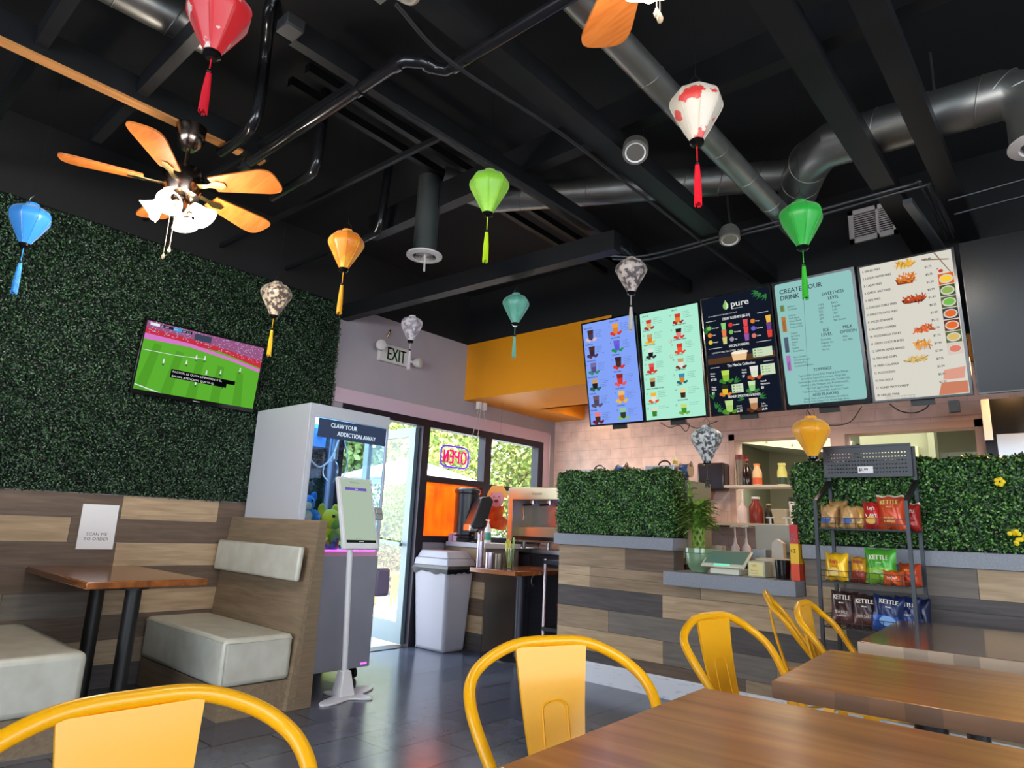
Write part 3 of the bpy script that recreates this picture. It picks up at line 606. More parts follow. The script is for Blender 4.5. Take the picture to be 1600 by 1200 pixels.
mb = MB(); mb.box(x0 + .1, y0 + .3, 1.74, x1 - .05, y0 + .36, 1.78); mb.box(-4.5, y0 + .03, 1.78, -4.44, y1 - .02, 1.81); mb.box(-4.55, 2.68, 1.64, -4.42, 2.82, 1.74); mb.build('gantry', mat('gantry_blue', (120, 170, 225), .3), t, world=True)
mb = MB(); c = (-4.35, 2.86); mb.tube([(c[0], c[1], 1.55), (c[0], c[1], 1.74)], .03, 10)
for k in range(3):
    a = 2 * math.pi * k / 3; mb.tube(cr_spline([(c[0], c[1], 1.55), (c[0] + .06 * math.cos(a), c[1] + .06 * math.sin(a), 1.50), (c[0] + .065 * math.cos(a), c[1] + .065 * math.sin(a), 1.43), (c[0] + .02 * math.cos(a), c[1] + .02 * math.sin(a), 1.38)], 4), .006, 6)
mb.build('claw', STEEL, t, world=True)
mb = MB(); mb.tube(cr_spline([(-4.15, 2.47, 1.60), (-4.15, 2.55, 1.50), (-4.2, 2.66, 1.47), (-4.25, 2.78, 1.56), (-4.3, 2.86, 1.72)], 8), .007, 6); mb.tube(cr_spline([(-4.3, 2.9, 1.72), (-4.28, 2.94, 1.55), (-4.3, 2.92, 1.42), (-4.34, 2.88, 1.40)], 6), .004, 6); mb.build('cable', mat('cable_white', (225, 225, 225), .4), t, world=True)
mb = MB(); mb.box(x1 - .015, y0 + .08, zg + .002, x1 - .01, y1 - .03, zg + .012); mb.build('led_strip', emis('led_pink', (230, 80, 255), 2.2), t, world=True)
mb = MB(); mb.box(x1, y1 - .08, .105, x1 + .004, y1 - .03, .115); mb.build('led_strip', emis('led_pink', (230, 80, 255), 2.2), t, world=True)
mb = MB(); mb.box(x0 + .10, y0 + .08, zt_ - .04, x1 - .14, y1 - .10, zt_ - .032); mb.build('light_panel', emis('led_blue', (140, 200, 255), 7), t, world=True)
mb = MB(); mb.box(x1 - .12, y1, .56, x1, y1 + .13, .76); mb.build('prize_door', mat('prize_door', (120, 110, 140), .4), t, world=True, bev=.02)
for x, y in ((x1 - .08, y0 + .08), (x1 - .08, y1 - .08), (x0 + .08, y0 + .08), (x0 + .08, y1 - .08)):
    mb = MB(); mb.lathe([(.01, -.014), (.036, -.014), (.036, .014), (.01, .014)], (x, y, .037), 14, Matrix.Rotation(R(90), 4, 'X')); mb.box(x - .012, y - .02, .04, x + .012, y + .02, .085); mb.build('caster', BLK, t, world=True)
def plush(label, c, col, col2, s=1.0, ear=True, ya=0):
    p = thing('plush_toy', label, 'plush toy', c, (0, 0, R(ya)), 'plush toys in the claw machine')
    A = mat('plush_%d_%d_%d' % col, col, .9, sheen=.4); B = mat('plush_%d_%d_%d' % col2, col2, .9, sheen=.4)
    mb = MB(); mb.ball((0, 0, .07 * s), .075 * s, 14, 10, (1, 1, .95)); mb.build('body', A, p)
    mb = MB(); mb.ball((.02 * s, 0, .165 * s), .06 * s, 14, 10)
    if ear: mb.ball((0, .05 * s, .215 * s), .026 * s, 10, 8, (.6, 1, 1.5)); mb.ball((0, -.05 * s, .215 * s), .026 * s, 10, 8, (.6, 1, 1.5))
    mb.build('head', A, p)
    mb = MB(); mb.ball((.065 * s, 0, .145 * s), .03 * s, 10, 8); mb.ball((.045 * s, 0, .07 * s), .045 * s, 10, 8); mb.build('snout_and_belly', B, p)
    mb = MB(); mb.ball((.07 * s, .025 * s, .185 * s), .009 * s, 8, 6); mb.ball((.07 * s, -.025 * s, .185 * s), .009 * s, 8, 6); mb.build('eye', BLKG, p)
    for sy in (1, -1):
        mb = MB(); mb.tube([(.0, .06 * s * sy, .10 * s), (.05 * s, .085 * s * sy, .07 * s), (.08 * s, .07 * s * sy, .05 * s)], [.026 * s, .024 * s, .02 * s], 8); mb.build('arm', A, p)
    return p
plush('large yellow plush toy in the claw machine', (-4.19, 2.755, .882), (214, 214, 40), (120, 170, 60), 1.30, True, 10)
plush('sky blue plush toy on top of the claw machine pile', (-4.24, 2.60, 1.05), (40, 140, 215), (230, 225, 180), .95, True, -20)
plush('salmon pink plush toy at the left of the claw machine pile', (-4.16, 2.545, .882), (222, 140, 120), (240, 220, 190), 1.0, False, 0)
plush('small speckled blue plush toy at the front of the claw machine pile', (-4.105, 2.655, .882), (70, 110, 190), (200, 215, 240), .50, True, 0)
plush('dark blue plush toy in front of the yellow one', (-4.10, 2.765, .882), (60, 80, 160), (210, 60, 110), .45, True, 20)
plush('magenta plush toy behind the salmon pink one', (-4.34, 2.55, .98), (210, 60, 150), (240, 180, 210), 1.1, True, 0)
plush('green plush toy behind the yellow one', (-4.40, 2.83, .882), (70, 150, 90), (230, 230, 160), 1.1, True, 0)
plush('royal blue plush toy deep in the claw machine', (-4.44, 2.68, .882), (30, 90, 190), (200, 220, 240), 1.15, True, -30)
# ------------------------------------------------------------------ self-order kiosk
t = thing('order_kiosk', 'white freestanding self-order tablet kiosk in front of the claw machine', 'kiosk', (-3.74, 2.70, 0))
KW_ = mat('kiosk_white', (222, 222, 226), .4)
mb = MB(); pts = []
for i in range(72):
    a = 2 * math.pi * i / 72; r_ = .10 + .185 * max(0, math.cos(2 * (a - R(112)))) ** 4 + .08 * max(0, -math.cos(2 * (a - R(112)))) ** 4; pts.append((-3.73 + r_ * math.cos(a), 2.73 + r_ * math.sin(a)))
mb.prism(pts, 0, .012, 'XY'); mb.build('base', KW_, t, world=True, bev=.004)
mb = MB(); mb.frustum((-3.795, 2.645, -3.685, 2.755), (-3.77, 2.665, -3.705, 2.725), .012, .16); mb.build('neck_cover', KW_, t, world=True, bev=.006)
mb = MB(); mb.tube([(-3.738, 2.695, .15), (-3.70, 2.62, .98)], .019, 16); mb.build('pole', KW_, t, world=True)
h_ = thing('order_screen', None, None); bpy.data.objects.remove(h_)
K = Matrix.Translation((-3.55, 2.608, .925)) @ Matrix.Rotation(R(90), 4, 'Z') @ Matrix.Rotation(R(-18), 4, 'X') @ Matrix.Rotation(R(0), 4, 'Y')
def kb(mb, name, m): mb.v = [tuple(K @ Vector(v)) for v in mb.v]; return mb.build(name, m, t, world=True, bev=.004 if name != 'display' else 0)
mb = MB(); mb.box(-.134, 0, 0, .134, .03, .475); kb(mb, 'tablet_housing', KW_)
mb = MB(); mb.use(emis('kiosk_bg', (172, 190, 170), .62)); quad(mb, -.118, .035, .118, .462, .002); mb.use(emis('kiosk_purple', (104, 84, 168), .7)); quad(mb, -.088, .385, .082, .405, .003); mb.use(emis('kiosk_black', (24, 26, 28), .8)); quad(mb, -.112, .037, .115, .055, .003)
mb.use(emis('kiosk_grey', (90, 110, 96), .8)); text(mb, 'Welcome', -.045, .435, .018, .003, 'L'); text(mb, 'Tap to order', -.02, .062, .008, .003, 'C'); mb.use(emis('kiosk_txtw', (220, 220, 230), 1)); text(mb, 'start', .0, .391, .012, .004, 'C'); text(mb, 'powered', .0, .042, .010, .004, 'C'); kb(mb, 'display', None)
mb = MB(); mb.box(.134, 0, .20, .20, .02, .28); mb.box(.138, -.012, .235, .19, 0, .262); kb(mb, 'card_reader', mat('reader_grey', (150, 152, 150), .4))
# ------------------------------------------------------------------ trash can
t = thing('trash_can', 'grey plastic trash can with swing top and black liner by the door', 'trash can', (-4.60, 4.34, 0))
TG = mat('bin_grey', (158, 156, 166), .5)
mb = MB(); mb.frustum((-4.80, 4.20, -4.42, 4.46), (-4.835, 4.16, -4.385, 4.50), .0, .70); mb.build('bin', TG, t, world=True, bev=.03)
mb = MB(); rg = random.Random(3); vs = []; n = 40
def rect(u, hx, hy):
    u = u % 1 * 4; k = int(u); f_ = u - k; P = [(-hx, -hy), (hx, -hy), (hx, hy), (-hx, hy), (-hx, -hy)]; return (P[k][0] * (1 - f_) + P[k + 1][0] * f_, P[k][1] * (1 - f_) + P[k + 1][1] * f_)
for r_ in range(3):
    for i in range(n):
        x, y = rect(i / n, .232 + (.012 if r_ == 1 else 0) + rg.uniform(-.003, .003), .176 + (.012 if r_ == 1 else 0)); vs.append((-4.61 + x, 4.33 + y, .735 - .024 * r_ - (rg.uniform(0, .028) if r_ == 2 else 0)))
mb.add(vs, [(r_ * n + i, r_ * n + (i + 1) % n, (r_ + 1) * n + (i + 1) % n, (r_ + 1) * n + i) for r_ in range(2) for i in range(n)]); mb.build('liner', mat('liner_black', (20, 20, 24), .25), t, world=True)
mb = MB(); mb.frustum((-4.838, 4.15, -4.37, 4.51), (-4.83, 4.165, -4.39, 4.495), .735, .80); mb.frustum((-4.825, 4.175, -4.40, 4.485), (-4.80, 4.20, -4.44, 4.46), .80, .865); mb.build('lid', TG, t, world=True, bev=.012)
# ------------------------------------------------------------------ pony wall with cup towers
mb = MB(); planks(mb, [(.0, .15, [(-4.82, -4.285, 'D')]), (.15, .30, [(-4.82, -4.285, 'L')]), (.30, .45, [(-4.82, -4.285, 'B')]), (.45, .60, [(-4.82, -4.285, 'L')]), (.60, .75, [(-4.82, -4.285, 'B')]), (.75, .90, [(-4.82, -4.285, 'T')])], 'X', 4.53, 4.545)
mb.use(mat('pony_core', (90, 84, 80), .7)).box(-4.81, 4.545, 0, -4.285, 5.0, .90); pw = one('pony_wall', mb, None, 'short plank clad half wall behind the trash can', 'half wall')
bpy.context.view_layer.update(); MB().box(-4.80, 4.51, .902, -4.27, 5.02, .945).build('stone_cap', GREYL, pw, world=True, bev=.003)
t = thing('drink_urn', 'tall black cylindrical urn standing by the amber window pane', 'urn', (-4.69, 4.66, .947))
mb = MB(); mb.lathe([(.125, 0), (.13, .03), (.12, .04), (.12, .46), (.13, .47), (.13, .50), (.10, .52)], n=28); mb.build('body', PLB, t)
mb = MB(); mb.lathe([(.128, .05), (.135, .06), (.128, .07)], n=28); mb.build('ring', PLB, t)
t = thing('napkin_dispenser', 'black slanted napkin dispenser with silver lip on a round foot', 'dispenser', (-4.46, 4.62, .947), (0, 0, R(-20)))
mb = MB(); mb.lathe([(.09, 0), (.09, .01), (.05, .03), (.05, .12)], n=20); mb.build('foot', PLB, t)
mb = MB(); mb.prism([(-.13, .16), (-.10, .12), (.02, .14), (.10, .40), (.06, .44), (-.03, .42)], -.085, .085, 'YZ'); mb.build('body', PLB, t, bev=.015)
mb = MB(); mb.box(-.075, -.14, .10, .075, -.06, .17); mb.build('lip', STEEL, t, bev=.012)
one('napkin_holder', MB().box(-4.79, 4.53, .947, -4.74, 4.60, 1.02).box(-4.73, 4.53, .947, -4.68, 4.60, 1.03), mat('lilac_plastic', (190, 176, 204), .4), 'small pale lilac holder at the left end of the half wall top', 'holder')
# side table with straws
t = thing('side_table', 'small brown wooden side table holding straw cups', 'table', (-3.87, 4.6, 0))
mb = MB(); mb.box(-4.14, 4.19, .712, -3.62, 5.05, .75); mb.build('tabletop', TBLB, t, world=True, bev=.004)
mb = MB(); mb.tube([(-3.86, 4.55, .02), (-3.86, 4.55, .711)], .04, 16); mb.build('leg', mat('dusk_black', (40, 38, 52), .4), t, world=True)
mb = MB(); mb.lathe([(.2, 0), (.2, .01), (.05, .025)], (-3.86, 4.55, 0), 24); mb.build('foot', BLK, t, world=True)
def cup(label, x, y, r_, h, straws=None, m=STEEL, z=.751):
    c = thing('straw_cup', label, 'cup', (x, y, z)); mb = MB(); mb.lathe([(r_ * .96, 0), (r_, .004), (r_, h), (r_ - .003, h), (r_ - .003, .008)], n=20, caps=False); mb.build('cup', m, c)
    if straws:
        for k, (col, n) in enumerate(straws):
            mb = MB(); rg = random.Random(k + int(h * 1e4))
            for i in range(n):
                a = rg.uniform(0, 6.28); q = r_ * .6; mb.tube([(q * .5 * math.cos(a), q * .5 * math.sin(a), .012), (q * 1.5 * math.cos(a), q * 1.5 * math.sin(a), h + rg.uniform(.05, .10))], .004, 6)
            tag(mb.build('straws', mat('straw_%d' % k + str(col), col, .4), c), kind='stuff')
    return c
SC_ = mat('steel_cup', (190, 180, 196), .3, .9)
cup('tall silver cup of wrapped straws on the side table', -4.10, 4.27, .030, .22, [((230, 226, 236), 8), ((220, 90, 90), 4)], SC_)
cup('short silver canister on the side table', -3.99, 4.28, .038, .13, None, SC_)
cup('dark perforated metal cup on the side table', -3.90, 4.30, .035, .125, None, mat('steel_cup_dark', (120, 112, 100), .35, .9))
cup('clear cup of yellow and green straws on the side table', -3.87, 4.40, .045, .17, [((216, 206, 70), 9), ((150, 190, 110), 7)], glass('cup_clear', (235, 240, 235), .12))
t = thing('pump_bottle', 'white pump bottle of sanitizer with green label by the straws', 'bottle', (-4.30, 4.57, .947))
mb = MB(); mb.lathe([(.03, 0), (.032, .01), (.032, .13), (.012, .16), (.012, .18)], n=16); mb.build('body', WHT, t)
mb = MB(); mb.lathe([(.0325, .03), (.0325, .10)], n=16, caps=False); mb.build('label_band', mat('teal_label', (60, 140, 120), .5), t)
mb = MB(); mb.tube([(0, 0, .18), (0, 0, .21)], .006, 8); mb.tube([(0.01, 0, .212), (-.035, 0, .212)], .006, 8); mb.build('pump', WHT, t)
# festive figure cut-out
t = thing('festive_cutout', 'red and gold smiling new year figure cut-out hanging by the espresso machine', 'decoration', (-4.53, 4.92, 1.07))
RD = mat('festive_red', (205, 48, 40), .5, noise=((235, 120, 40), 14, (1, 1, 1)))
mb = MB(); mb.prism([(-.13, .02), (.12, 0), (.15, .10), (.08, .14), (.10, .24), (-.10, .24), (-.12, .12)], 0, .012); mb.build('robe', RD, t)
mb = MB(); mb.lathe([(.085, 0), (.085, .014)], (0, .012, .31), 20, Matrix.Rotation(R(90), 4, 'X')); mb.build('face', mat('festive_face', (226, 150, 160), .6), t)
mb = MB(); mb.prism([(-.13, .36), (-.14, .31), (-.09, .33), (-.07, .37), (.07, .37), (.09, .33), (.14, .31), (.13, .37), (.07, .44), (-.07, .44)], -.006, .01); mb.build('hat', mat('festive_gold', (240, 160, 70), .5), t)
mb = MB(); mb.use(mat('festive_dark', (120, 20, 30), .5)); disc(mb, 0, .285, .03, .016, .006); poly(mb, [(-.05, .32), (-.02, .325), (-.035, .335)], .006); poly(mb, [(.05, .32), (.02, .325), (.035, .335)], .006); mb.build('face_drawing', None, t)
mb = MB(); mb.tube([(0, 0, .43), (.0, .02, 1.30)], .001, 4); mb.build('thread', PLB, t)

# ------------------------------------------------------------------ menu screens
MS = 0.60
def screen(label, cx, tilt, w=.505, h=.845, group='menu screens over the counter'):
    t = thing('menu_screen', label, 'menu screen', (cx, 4.33, 1.92), (R(tilt), 0, 0), group)
    mb = MB(); mb.box(-w / 2, 0, 0, w / 2, .035, h); mb.build('housing', BLKG, t, bev=.003)
    mb = MB(); mb.box(-.06, .035, -.035, .06, .06, .55); mb.bar((0, .05, .5), (0, .36 + .12, .55), .03); mb.build('bracket', BLK, t)
    return t
def E_(n, c, s=MS): return emis('m_' + n, c, s)
def drink(mb, u, v, s, c1, c2, d=.003, garn=None):
    mb.use(E_('c%s' % (c1,), c1)); poly(mb, [(u - .016 * s, v), (u + .016 * s, v), (u + .019 * s, v + .035 * s), (u - .019 * s, v + .035 * s)], d)
    mb.use(E_('c%s' % (c2,), c2)); poly(mb, [(u - .019 * s, v + .035 * s), (u + .019 * s, v + .035 * s), (u + .022 * s, v + .06 * s), (u - .022 * s, v + .06 * s)], d)
    if garn:
        mb.use(E_('c%s' % (garn,), garn))
        for dx, dy, q in ((-.026, .004, .013), (.022, .0, .012), (.034, .006, .009), (-.012, -.004, .011)): disc(mb, u + dx * s, v + dy * s, q * s, q * .8 * s, d + .0006, 9)
def lines(mb, u, v, n, rg, col, d=.003, size=.0085, words=('milk tea', 'jasmine', 'black tea', 'lychee', 'green tea', 'sweet milk', 'brown sugar', 'fresh fruit', 'mango')):
    mb.use(col)
    for k in range(n):
        text(mb, ' '.join(rg.choice(words) for _ in range(2)), u, v - k * .0135, size, d, 'L', .95)
brn = (74, 48, 40); org = (224, 130, 50); red = (214, 60, 50); grn = (120, 190, 90); pur = (110, 100, 210); wht = (232, 230, 225); tan = (200, 160, 110)
sc1 = screen('periwinkle blue digital menu screen of numbered drinks, leftmost of the row', -2.75, 10.5)
mb = MB(); mb.use(E_('blue', (134, 166, 252))); quad(mb, -.238, .014, .238, .832, .001); rg = random.Random(11)
DK = E_('ink', (38, 40, 66), .8)
L1 = ['PINK LYCHEE', 'ITALIAN TEA', 'THAI TEA SLUSH', 'WINTERMELON', 'BLACK TEA', 'RED BEAN']; L2 = ['LYCHEE WHITE', 'TARO ICE MILK', 'HOKKAIDO', 'RED GUAVA', 'HONEY PEACH', 'HONEYDEW']
cols = [((70, 60, 84), brn, (220, 190, 200)), ((60, 44, 50), brn, (80, 60, 90)), ((90, 80, 130), (120, 110, 170), (60, 140, 110)), ((40, 34, 34), tan, (40, 110, 80)), ((84, 74, 90), (110, 90, 100), (90, 80, 110)), (brn, (230, 130, 140), (120, 30, 50))]
cols2 = [(org, (240, 160, 70), red), ((96, 90, 220), pur, (40, 150, 80)), (brn, (60, 40, 44), red), (red, (150, 40, 40), (230, 90, 100)), (org, (240, 190, 120), (230, 190, 80)), ((50, 60, 50), (150, 200, 160), (140, 190, 110))]
for k in range(6):
    v = .80 - .133 * k
    mb.use(DK); text(mb, L1[k], -.225, v - .012, .0155, .003, 'L', .8, 0, .0004); text(mb, str(2 * k + 1) + '.', -.23, v - .045, .02, .003, 'L', .8)
    drink(mb, -.165, v - .105, 1.35, cols[k][0], cols[k][1], .003, cols[k][2]); lines(mb, -.12, v - .035, 5, rg, DK)
    mb.use(DK); text(mb, L2[k], .02, v + .006, .0155, .003, 'L', .8, 0, .0004); text(mb, str(2 * k + 2) + '.', .01, v - .03, .02, .003, 'L', .8)
    drink(mb, .07, v - .09, 1.35, cols2[k][0], cols2[k][1], .003, cols2[k][2]); lines(mb, .12, v - .02, 5, rg, DK)
mb.build('display', None, sc1)
sc2 = screen('mint green digital menu screen of numbered drinks, second from the left', -2.245, 7)
mb = MB(); mb.use(E_('mint', (176, 240, 214))); quad(mb, -.238, .014, .238, .832, .001)
L1 = ['HONEY TEA', 'KONA GREEN', 'VANILLA COCO MILK', 'RED GUAVA', 'BLACK TEA MILK', 'MANGO STRAWBERRY ICE MILK', 'MATCHA LATTE']; L2 = ['FRUIT TEA', 'BROWN SUGAR CREAM', 'STRAWBERRY SUNRISE', 'COFFEE LATTE', 'BLUE BUTTERFLY', 'TIGER TEA', 'MATCHA FUSION']
cols = [((210, 180, 130), red, (170, 60, 50)), (org, tan, (240, 190, 60)), ((30, 26, 26), wht, (60, 60, 60)), (red, (230, 90, 90), red), ((60, 40, 30), tan, None), (wht, (240, 190, 50), (230, 90, 40)), ((60, 130, 50), (220, 225, 200), None)]
cols2 = [(org, red, (170, 40, 40)), ((230, 130, 130), (40, 34, 30), red), ((240, 90, 60), red, (230, 80, 50)), (wht, tan, (120, 60, 40)), (org, (40, 150, 190), (30, 110, 120)), ((60, 44, 30), (235, 215, 150), None), ((70, 150, 50), (200, 220, 120), (120, 180, 70))]
for k in range(7):
    v = .785 - .112 * k
    mb.use(DK); text(mb, L1[k], -.22, v + .018, .0135, .003, 'L', .75, 0, .0004); text(mb, str(2 * k + 13), -.225, v - .02, .019, .003, 'L', .8)
    drink(mb, -.165, v - .075, 1.1, cols[k][0], cols[k][1], .003, cols[k][2]); lines(mb, -.125, v - .005, 4 if k < 6 else 2, rg, DK)
    mb.use(DK); text(mb, L2[k], .03, v + .022, .0135, .003, 'L', .75, 0, .0004); text(mb, str(2 * k + 14), .01, v - .015, .019, .003, 'L', .8)
    drink(mb, .075, v - .07, 1.1, cols2[k][0], cols2[k][1], .003, cols2[k][2]); lines(mb, .12, v, 4 if k < 6 else 2, rg, DK)
mb.use(E_('stamp', (214, 110, 90))); 
for q in (2, 3): disc(mb, .005, .785 - .112 * q + .022, .014, .014, .0035, 14)
mb.use(E_('mint', (176, 240, 214)))
for q in (2, 3): disc(mb, .005, .785 - .112 * q + .022, .011, .011, .004, 14)
mb.build('display', None, sc2)
sc3 = screen('dark navy digital menu screen with a leaf logo and fruit slushes', -1.718, 10)
mb = MB(); NV = E_('navy', (20, 26, 40)); mb.use(NV); quad(mb, -.24, .012, .24, .834, .001)
Wt = E_('white', (226, 228, 226)); mb.use(Wt)
text(mb, 'pure', -.03, .745, .062, .003, 'L', 1.1, 0, .001); text(mb, 'TEA BAR & BOBA', -.025, .728, .010, .003)
mb.use(E_('leafl', (140, 200, 110))); poly(mb, [(-.065, .80), (-.085, .765), (-.083, .745), (-.065, .732), (-.047, .745), (-.045, .765)], .003); mb.use(E_('leafw', (226, 240, 200))); poly(mb, [(-.065, .80), (-.048, .765), (-.05, .745), (-.065, .732), (-.058, .76)], .0034)
mb.use(Wt); text(mb, 'Add extra Boba, Wild One Tapioca/Jelly Cream Pops $1', -.20, .70, .0115, .003, 'L', .8)
text(mb, 'FRUIT SLUSHIES ($6 EA)', 0, .662, .026, .003, 'C', .72, 0, .0007); quad(mb, -.22, .668, -.145, .671, .003); quad(mb, .145, .668, .22, .671, .003)
fr = [('Green Apple', grn, (150, 210, 130)), ('Strawberry', red, (230, 80, 90)), ('Mango', org, (240, 190, 70)), ('Peach', org, (240, 130, 80)), ('Watermelon', grn, (230, 70, 80)), ('Passionfruit', pur, (120, 70, 140)), ('Pineapple', (220, 200, 70), (210, 210, 130)), ('Taro', (160, 150, 170), (150, 90, 170)), ('Lychee', (220, 120, 110), (226, 70, 60))]
for i, (n_, c1, c2) in enumerate(fr):
    r_, c_ = divmod(i, 3); u = -.20 + .155 * c_; v = .61 - .05 * r_
    mb.use(E_('f%s' % (c1,), c1)); disc(mb, u, v + .012, .016, .016, .003, 12); mb.use(Wt); text(mb, n_, u + .02, v + .005, .0125, .0032, 'L', .75, 0, .0003); drink(mb, u + .105, v - .014, .8, c2, c2, .003)
mb.use(Wt); text(mb, 'SPECIALTY BREWS', 0, .468, .024, .003, 'C', .72, 0, .0006); quad(mb, -.22, .474, -.12, .477, .003); quad(mb, .12, .474, .22, .477, .003)
text(mb, 'YUENYEUNG (MILK TEA & COFFEE)   16 oz. $6', -.20, .438, .0155, .003, 'L', .72)
mb.use(E_('brewbrown', (92, 62, 40))); quad(mb, -.235, .365, .235, .405, .002); mb.use(E_('brewdark', (34, 38, 56))); quad(mb, -.235, .405, .235, .432, .002)
mb.use(E_('brewcup', (240, 200, 150))); poly(mb, [(-.05, .37), (.04, .37), (.052, .425), (-.06, .425)], .003); mb.use(E_('brewfoam', (250, 240, 220))); disc(mb, 0, .425, .06, .012, .0033)
CARD = E_('card', (206, 224, 190))
def card(u0, v0, u1, v1, n):
    mb.use(CARD); quad(mb, u0, v0, u1, v1, .004)
    for k in range(n): mb.use(E_('dot', (90, 150, 60))); disc(mb, u0 + .015, v1 - .014 - k * .018, .006, .006, .005, 8); mb.use(DK); text(mb, 'Oat milk +', u0 + .03, v1 - .018 - k * .018, .011, .005, 'L', .8)
card(.09, .375, .22, .435, 3)
mb.use(Wt); text(mb, 'The Matcha Collection', 0, .333, .028, .003, 'C', .75, 0, .0007); quad(mb, -.22, .339, -.155, .342, .003); quad(mb, .155, .339, .22, .342, .003)
for u, v, a, b_, pr in ((-.225, .295, 'Matcha', 'Mocha', '$7.50'), (-.225, .20, 'Mango', 'Matcha', '$7'), (.0, .295, 'Classic', 'Matcha', '$7'), (.12, .205, 'Oatmilk', 'Matcha Latte', '$8')):
    mb.use(Wt); text(mb, a, u, v, .0155, .003, 'L', .8, 0, .0004); text(mb, b_, u, v - .018, .0155, .003, 'L', .75, 0, .0004); text(mb, pr, u, v - .045, .024, .003, 'L', .75, 0, .0006)
gr_ = (140, 190, 60)
drink(mb, -.115, .235, 1.3, gr_, (190, 220, 90), .003, (60, 130, 50)); drink(mb, -.13, .145, 1.1, (230, 190, 60), (40, 50, 30), .003, org); drink(mb, .085, .24, 1.3, (220, 230, 200), wht, .003, (190, 90, 50)); drink(mb, .06, .15, 1.15, (150, 210, 130), (200, 230, 180), .003, (60, 130, 60))
card(.13, .25, .225, .32, 3); card(-.08, .15, .0, .21, 3)
mb.use(E_('leafd', (50, 120, 60)))
for (u, v, a0) in ((.19, .80, 200), (.22, .79, 230), (.17, .815, 190), (-.22, .60, 60), (-.225, .58, 90), (-.2, .03, 30), (-.21, .05, 70), (-.17, .02, 10), (-.22, .12, 100), (.1, .10, 20), (.0, .10, 160), (-.06, .22, 40)):
    for q in (-25, 0, 25):
        a = R(a0 + q); c_, s_ = math.cos(a), math.sin(a); poly(mb, [(u, v), (u + .025 * c_ - .006 * s_, v + .025 * s_ + .006 * c_), (u + .055 * c_, v + .055 * s_), (u + .025 * c_ + .006 * s_, v + .025 * s_ - .006 * c_)], .0025)
mb.use(Wt); text(mb, 'PREMIUM SMOOTHIES & BLENDS', 0, .118, .024, .0035, 'C', .64, 0, .0006)
drink(mb, -.11, .022, 1.35, (170, 210, 110), (190, 220, 140), .004, (90, 140, 50)); drink(mb, .06, .022, 1.35, (180, 130, 90), (226, 200, 170), .004, (90, 50, 30))
mb.use(Wt); text(mb, 'Avocado', -.06, .055, .014, .004, 'L', .75, 0, .0003); text(mb, 'Smoothie', -.06, .040, .014, .004, 'L', .75, 0, .0003); text(mb, '$6.50', -.06, .017, .022, .004, 'L', .75, 0, .0005)
text(mb, 'Coffee', .11, .055, .014, .004, 'L', .75, 0, .0003); text(mb, 'Smoothie', .11, .040, .014, .004, 'L', .75, 0, .0003); text(mb, '$6.00', .11, .017, .022, .004, 'L', .75, 0, .0005)
mb.build('display', None, sc3)
sc4 = screen('pale teal digital menu screen headed CREATE YOUR DRINK, fourth in the row', -1.20, 12)
mb = MB(); TL = E_('teal', (150, 202, 198), .57); mb.use(TL)
pts = []
for (cx_, cz_, a0) in ((.215, .81, 0), (-.215, .81, 90), (-.215, .05, 180), (.215, .05, 270)):
    for k in range(6): a = R(a0 + 18 * k); pts.append((cx_ + .018 * math.cos(a), cz_ + .018 * math.sin(a)))
poly(mb, pts, .001); I4 = E_('ink4', (44, 56, 66), .8); mb.use(I4)
text(mb, 'CREATE YOUR', -.205, .76, .042, .003, 'L', .95, 0, .0008); text(mb, 'DRINK', -.205, .718, .042, .003, 'L', .95, 0, .0008)
text(mb, 'SWEETNESS', .115, .70, .028, .003, 'C', .88, 0, .0004); text(mb, 'LEVEL', .115, .67, .028, .003, 'C', .88, 0, .0004)
for k, (a, b_) in enumerate((('110%', 'Extra'), ('100%', 'Regular'), ('75%', 'Less'), ('50%', 'Half'), ('25%', 'Least'), ('0%', 'No Sweet'))): text(mb, a, .02, .64 - .022 * k, .019, .003, 'L', .85); text(mb, b_, .10, .64 - .022 * k, .019, .003, 'L', .9)
text(mb, 'ICE', .05, .475, .028, .003, 'C', .9, 0, .0004); text(mb, 'LEVEL', .05, .447, .028, .003, 'C', .9, 0, .0004); text(mb, 'MILK', .175, .475, .028, .003, 'C', .9, 0, .0004); text(mb, 'OPTION', .175, .447, .028, .003, 'C', .9, 0, .0004)
for k, a in enumerate(('Extra Ice', 'Regular Ice', 'Less Ice', 'No Ice')): text(mb, a, .012, .42 - .021 * k, .018, .003, 'L', .9)
for k, a in enumerate(('Milk', 'No Milk')): text(mb, a, .14, .42 - .021 * k, .018, .003, 'L', .9)
tl = ['Jasmine', 'Caramelia', '', 'Oolong', 'Dark Roast', 'White Peach', 'White Grape', 'Tropical Fruit', '', 'Ceylon', 'Earl Grey', 'Matcha', 'Assam', 'Thai', 'Lychee', 'Osmanthus', '', 'Rose Garden', 'Chrysanthemum', 'Butterfly Pea', 'Cranberry/Hibiscus']
for k, a in enumerate(tl): text(mb, a, -.165, .665 - .0195 * k, .017, .003, 'L', .85)
for z, h_, c, w_ in ((.645, .042, (120, 150, 90), 'GREEN'), (.51, .10, (184, 120, 60), 'OOLONG'), (.375, .10, (84, 96, 116), 'BLACK'), (.255, .10, (176, 120, 190), 'HERBAL')):
    mb.use(E_('tab%s' % (c,), c)); quad(mb, -.212, z, -.185, z + h_, .003); mb.use(I4); text(mb, w_, -.192, z + .004, .022, .004, 'L', .75 if h_ > .05 else .5, R(90))
mb.use(I4); text(mb, 'TOPPINGS', 0, .235, .026, .003, 'C', .9, 0, .0004)
